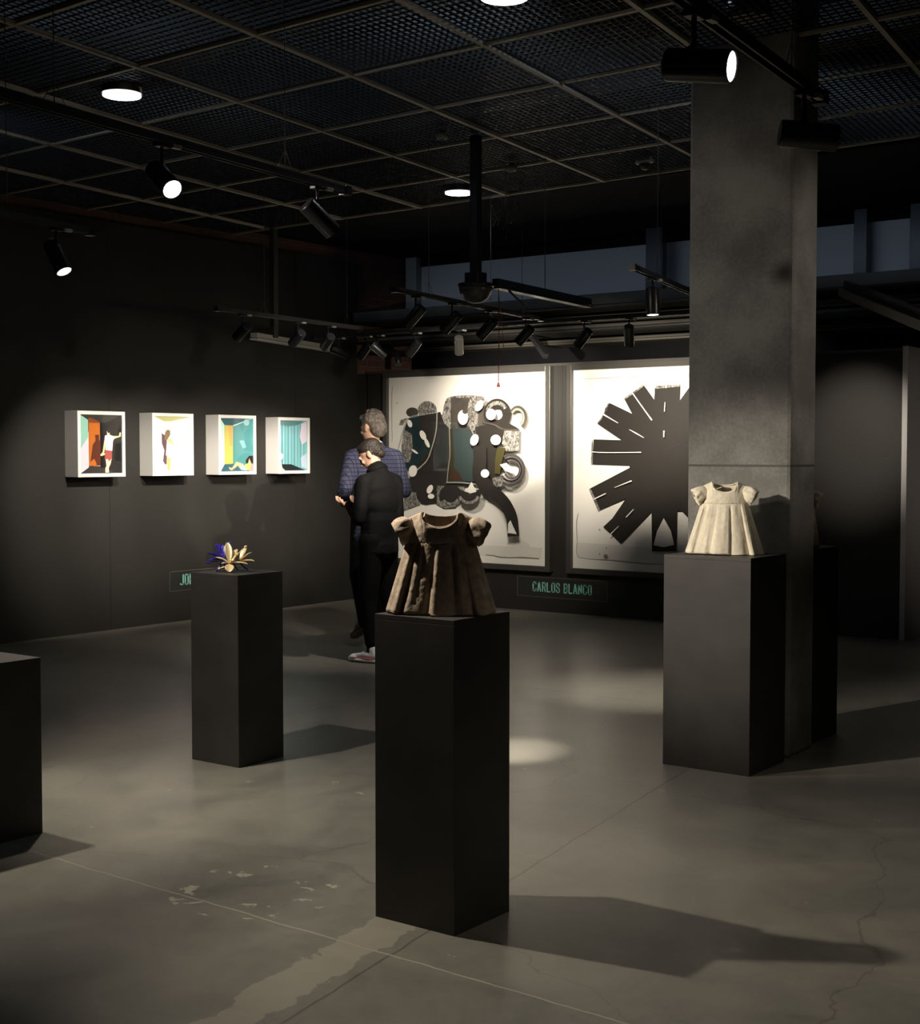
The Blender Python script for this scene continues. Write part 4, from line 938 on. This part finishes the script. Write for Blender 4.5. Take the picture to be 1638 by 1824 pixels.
def hand_prims(wr, d, palm_n, s=1, curl=.5, side=1):          # wr wrist, d forward, palm_n out of palm
    wr = Vector(wr); d = Vector(d).normalized(); n = Vector(palm_n); n = (n - d * n.dot(d)).normalized(); x = d.cross(n) * side; out = []
    out.append(('c', wr, wr + d * .035 * s, .024 * s, .028 * s)); 
    for k_ in (-1, 0, 1): out.append(('c', wr + d * .03 * s + x * k_ * .018 * s, wr + d * .085 * s + x * k_ * .022 * s, .0165 * s, .014 * s))
    for k_, (o_, L) in enumerate(((-.032, .072), (-.011, .080), (.011, .074), (.031, .058))):
        b = wr + d * .09 * s + x * o_ * s; a = curl * .8; p1 = b + (d * math.cos(a) + n * math.sin(a)) * L * .45 * s; p2 = p1 + (d * math.cos(a * 2) + n * math.sin(a * 2)) * L * .32 * s; p3 = p2 + (d * math.cos(a * 2.8) + n * math.sin(a * 2.8)) * L * .25 * s
        out += [('c', b, p1, .0095 * s, .0088 * s), ('c', p1, p2, .0088 * s, .008 * s), ('c', p2, p3, .008 * s, .007 * s)]
    tb_ = wr + d * .03 * s - x * .026 * s; t1 = tb_ + (d * .6 - x * .6 + n * .4).normalized() * .036 * s; t2 = t1 + (d * .85 - x * .15 + n * .5).normalized() * .032 * s
    out += [('c', tb_, t1, .014 * s, .0115 * s), ('c', t1, t2, .0115 * s, .009 * s)]
    return out
def shoe(parent, toe, heel, m, sole_m, accent=None):         # ankle side up, along heel -> toe at floor
    toe, heel = Vector(toe), Vector(heel); d = (toe - heel); L = d.length; d.normalize(); x = d.cross(UPZ).normalized(); rt3 = Matrix((x, d, x.cross(d))).transposed()
    P = lambda a, b, c: heel + x * a + d * b * L + x.cross(d) * c
    up = blob('shoe', [('c', P(0, .14, .055), P(0, .42, .06), .038, .043), ('c', P(0, .42, .058), P(.004, .85, .038), .042, .028, (1, 1, .9)), ('c', P(0, .16, .06), P(0, .22, .105), .038, .037), ('e', P(0, .80, .035), (.042, .05, .026), rt3), ('e', P(0, .08, .045), (.03, .035, .04), rt3)], m, parent, .007, 3)
    sl = blob('sole', [('c', P(0, .07, .018), P(0, .45, .018), .036, .038, (1, 1, .5)), ('c', P(0, .45, .018), P(0, .88, .020), .040, .036, (1.05, 1, .5)), ('c', P(0, .85, .024), P(0, .95, .032), .03, .02, (1, 1, .6))], sole_m, up, .007, 2)
    if accent:
        ac = MB(); ac.tube([P(.043, .12, .038), P(.047, .45, .036), P(.044, .8, .036)], .004, 6).tube([P(-.043, .12, .038), P(-.047, .45, .036), P(-.044, .8, .036)], .004, 6); ac.build('stripe', accent, up)
    lc = MB()
    for k_ in range(4): lc.tube([P(-.02, .42 + k_ * .08, .098 - k_ * .010), P(0, .43 + k_ * .08, .105 - k_ * .011), P(.02, .42 + k_ * .08, .098 - k_ * .010)], .003, 5)
    lc.build('laces', sole_m, up); return up

# front man: stands with his left side to the viewer, faces the left wall, looks down at his hands
# local x = his right, y = his front
def person_front():
    org = Vector((-6.83, 8.27, 0)) - RT * .07
    t = empty('person', org, YAW + R(90 - 32), 'person in black shirt and trousers with white trainers, looking down', 'person')
    J = dict(pel=(0, 0, .93), ch=(0, -.02, 1.30), nk=(0, .0, 1.475), hd=(0, .07, 1.585), sl=(-.20, -.01, 1.37), sr=(.20, -.01, 1.37), el=(-.255, -.0, 1.10), er=(.255, .0, 1.10), wl=(-.17, .15, 1.20), wr=(.10, .17, 1.20),
             hl=(-.09, 0, .90), hr=(.09, 0, .90), kl=(-.095, .03, .49), kr=(.10, -.02, .49), al=(-.10, .0, .09), ar=(.12, -.10, .09))
    rot = rotm('Z', 18) @ rotm('X', -34)
    body = head_prims(J['hd'], 1.0, rot)
    body += [('c', (0, -.005, 1.40), (0, .045, 1.53), .056, .05), ('e', J['ch'], (.16, .10, .19)), ('c', (0, 0, 1.15), J['pel'], .12, .14, (1.1, .75, 1))]
    for s, a, e_, w_ in ((-1, 'sl', 'el', 'wl'), (1, 'sr', 'er', 'wr')): body += [('c', J[a], J[e_], .048, .038), ('c', J[e_], J[w_], .036, .024)]
    for a, k_, f in (('hl', 'kl', 'al'), ('hr', 'kr', 'ar')): body += [('c', J[a], J[k_], .078, .05), ('c', J[k_], J[f], .05, .032)]
    d = Vector((.3, 1, .05)); body += hand_prims(J['wl'], (.25, 1, .1), (.3, 0, 1), 1, .5, 1) + hand_prims(J['wr'], (-.25, 1, .1), (-.3, 0, 1), 1, .5, -1)
    blob('body', body, M['skin'], t, .0065, 2)
    sh = [('e', (0, -.02, 1.28), (.205, .13, .20)), ('e', (0, -.035, 1.33), (.215, .11, .10)), ('c', (0, 0, 1.22), (0, 0, .90), .135, .150, (1.22, .86, 1)), ('c', (0, -.01, .90), (0, -.01, .85), .152, .155, (1.2, .86, .5)),
          ('c', (-.10, -.02, 1.405), J['sl'], .055, .070), ('c', (.10, -.02, 1.405), J['sr'], .055, .070), ('c', J['sl'], J['el'], .070, .055), ('c', J['sr'], J['er'], .070, .055), ('c', J['el'], J['wl'], .054, .038), ('c', J['er'], J['wr'], .054, .038), ('c', (0, -.012, 1.39), (0, .010, 1.465), .098, .078)]
    s_ = blob('shirt', sh, M['shirt'], t, .012, 4)
    lp = []
    for k_ in range(25): a = 2 * math.pi * k_ / 24; lp.append((math.cos(a) * .068, .012 + math.sin(a) * .060, 1.470 - math.sin(a) * .022))
    MB().tube(lp, .021, 8, caps=False).build('collar', M['shirt'], s_)
    tr = []
    for a, k_, f in (('hl', 'kl', 'al'), ('hr', 'kr', 'ar')):
        fz = Vector(J[f]) + Vector((0, 0, .06)); tr += [('c', Vector(J[a]) + Vector((0, 0, .03)), J[k_], .105, .078), ('c', J[k_], fz, .076, .050)]
    tr += [('c', (0, 0, .95), (0, 0, .86), .14, .13, (1.15, .85, 1))]
    blob('trousers', tr, M['trouser'], t, .012, 4)
    hb = lambda x, y, z, a, b, c: ('e', Vector(J['hd']) + rot @ Vector((x, y, z)), (a, b, c), rot)
    blob('hair', [hb(0, -.018, .044, .078, .096, .077), hb(0, .030, .082, .056, .044, .028), hb(0, -.055, .01, .072, .058, .065), hb(0, -.07, -.035, .05, .034, .04), hb(.066, -.02, .01, .014, .03, .03), hb(-.066, -.02, .01, .014, .03, .03)], M['hair_dark'], t, .007, 2)
    # he holds a phone
    shoe(t, (-.105, .205, 0), (-.10, -.075, 0), M['shoe_white'], M['shoe_white'], M['shoe_red'])
    shoe(t, (.13, .10, 0), (.12, -.18, 0), M['shoe_white'], M['shoe_white'], M['shoe_red'])
    MB().tube([(-.10, .0, .06), (-.10, .0, .13)], [.036, .034], 14).build('sock', M['trouser'], t)
    return t
person_front()
def person_back():
    org = Vector((-7.55, 9.15, 0)) - RT * .12
    t = empty('person', org, YAW + R(90 - 62), 'person with wavy grey hair in a blue checked jacket, behind the man in black', 'person')
    t.scale = (1.07, 1.07, 1.07)
    J = dict(hd=(0, .03, 1.69), sl=(-.185, 0, 1.455), sr=(.185, 0, 1.455), el=(-.28, -.06, 1.19), er=(.255, -.03, 1.19), wl=(-.19, .14, 1.10), wr=(.16, .18, 1.16), hl=(-.09, 0, .96), hr=(.09, 0, .96),
             kl=(-.12, .02, .53), kr=(.11, .06, .52), al=(-.16, -.20, .17), ar=(.13, .08, .09))
    rot = rotm('X', -14) @ rotm('Z', 20)
    body = head_prims(J['hd'], 1.02, rot) + [('c', (0, -.01, 1.48), (0, .02, 1.62), .058, .052), ('e', (0, 0, 1.36), (.17, .11, .2)), ('c', (0, 0, 1.2), (0, 0, .98), .125, .14, (1.1, .8, 1))]
    for a, e_, w_ in (('sl', 'el', 'wl'), ('sr', 'er', 'wr')): body += [('c', J[a], J[e_], .05, .04), ('c', J[e_], J[w_], .038, .026)]
    for a, k_, f in (('hl', 'kl', 'al'), ('hr', 'kr', 'ar')): body += [('c', J[a], J[k_], .08, .052), ('c', J[k_], J[f], .052, .034)]
    body += hand_prims(J['wl'], (.3, 1, -.3), (.6, 0, .6), 1, .5, 1) + hand_prims(J['wr'], (-.3, 1, -.1), (-.5, 0, .8), 1, .5, -1)
    blob('body', body, M['skin'], t, .0065, 2)
    jk = [('e', (0, -.01, 1.34), (.205, .135, .19)), ('e', (0, -.02, 1.42), (.19, .10, .09)), ('c', (0, -.015, 1.50), (0, 0, 1.54), .085, .07), ('c', (0, 0, 1.28), (0, -.01, .93), .145, .158, (1.2, .92, 1)), ('c', (0, -.01, .93), (0, -.02, .84), .158, .165, (1.22, .92, .7)),
          ('c', (-.07, 0, 1.505), J['sl'], .05, .068), ('c', (.07, 0, 1.505), J['sr'], .05, .068), ('c', J['sl'], J['el'], .070, .060), ('c', J['sr'], J['er'], .070, .060), ('c', J['el'], J['wl'], .060, .045), ('c', J['er'], J['wr'], .060, .045)]
    j_ = blob('jacket', jk, M['check'], t, .012, 4)
    lp = []
    for k_ in range(25): a = 2 * math.pi * k_ / 24; lp.append((math.cos(a) * .075, .008 + math.sin(a) * .07, 1.535 - math.sin(a) * .03))
    MB().tube(lp, .014, 8, caps=False).build('collar', M['check'], j_)
    lp2 = [(x * .84, y * .84 + .002, z + .018) for x, y, z in lp]; MB().tube(lp2, .012, 8, caps=False).build('shirt_collar', M['white_frame'], t)
    tr = [('c', (0, 0, 1.0), (0, 0, .9), .14, .14, (1.1, .88, 1))]
    for a, k_, f in (('hl', 'kl', 'al'), ('hr', 'kr', 'ar')): tr += [('c', J[a], J[k_], .108, .082), ('c', J[k_], Vector(J[f]) + Vector((0, 0, .02)), .080, .066)]
    blob('trousers', tr, M['trouser'], t, .012, 4)
    hb = lambda x, y, z, a, b, c: ('e', Vector(J['hd']) + rot @ Vector((x, y, z)), (a, b, c), rot)
    hp = [hb(0, -.025, .05, .086, .10, .085), hb(0, -.07, -.01, .078, .06, .085), hb(0, .05, .09, .07, .05, .035)]
    rnd = random.Random(2)
    for k_ in range(26):
        a = rnd.uniform(0, 6.28); e_ = rnd.uniform(-.3, 1.2); v = Vector((math.cos(a) * math.cos(e_) * .084, -abs(math.sin(a)) * math.cos(e_) * .098 - .01, math.sin(e_) * .088 + .04)); hp.append(hb(v.x, v.y, v.z, .022, .022, .026))
    blob('hair', hp, M['hair_grey'], t, .008, 1)
    shoe(t, (.16, .22, 0), (.12, -.01, 0), M['shoe_brown'], M['shoe_brown'])
    shoe(t, (-.17, .03, .015), (-.16, -.22, .12), M['shoe_brown'], M['shoe_brown'])
    return t
person_back()
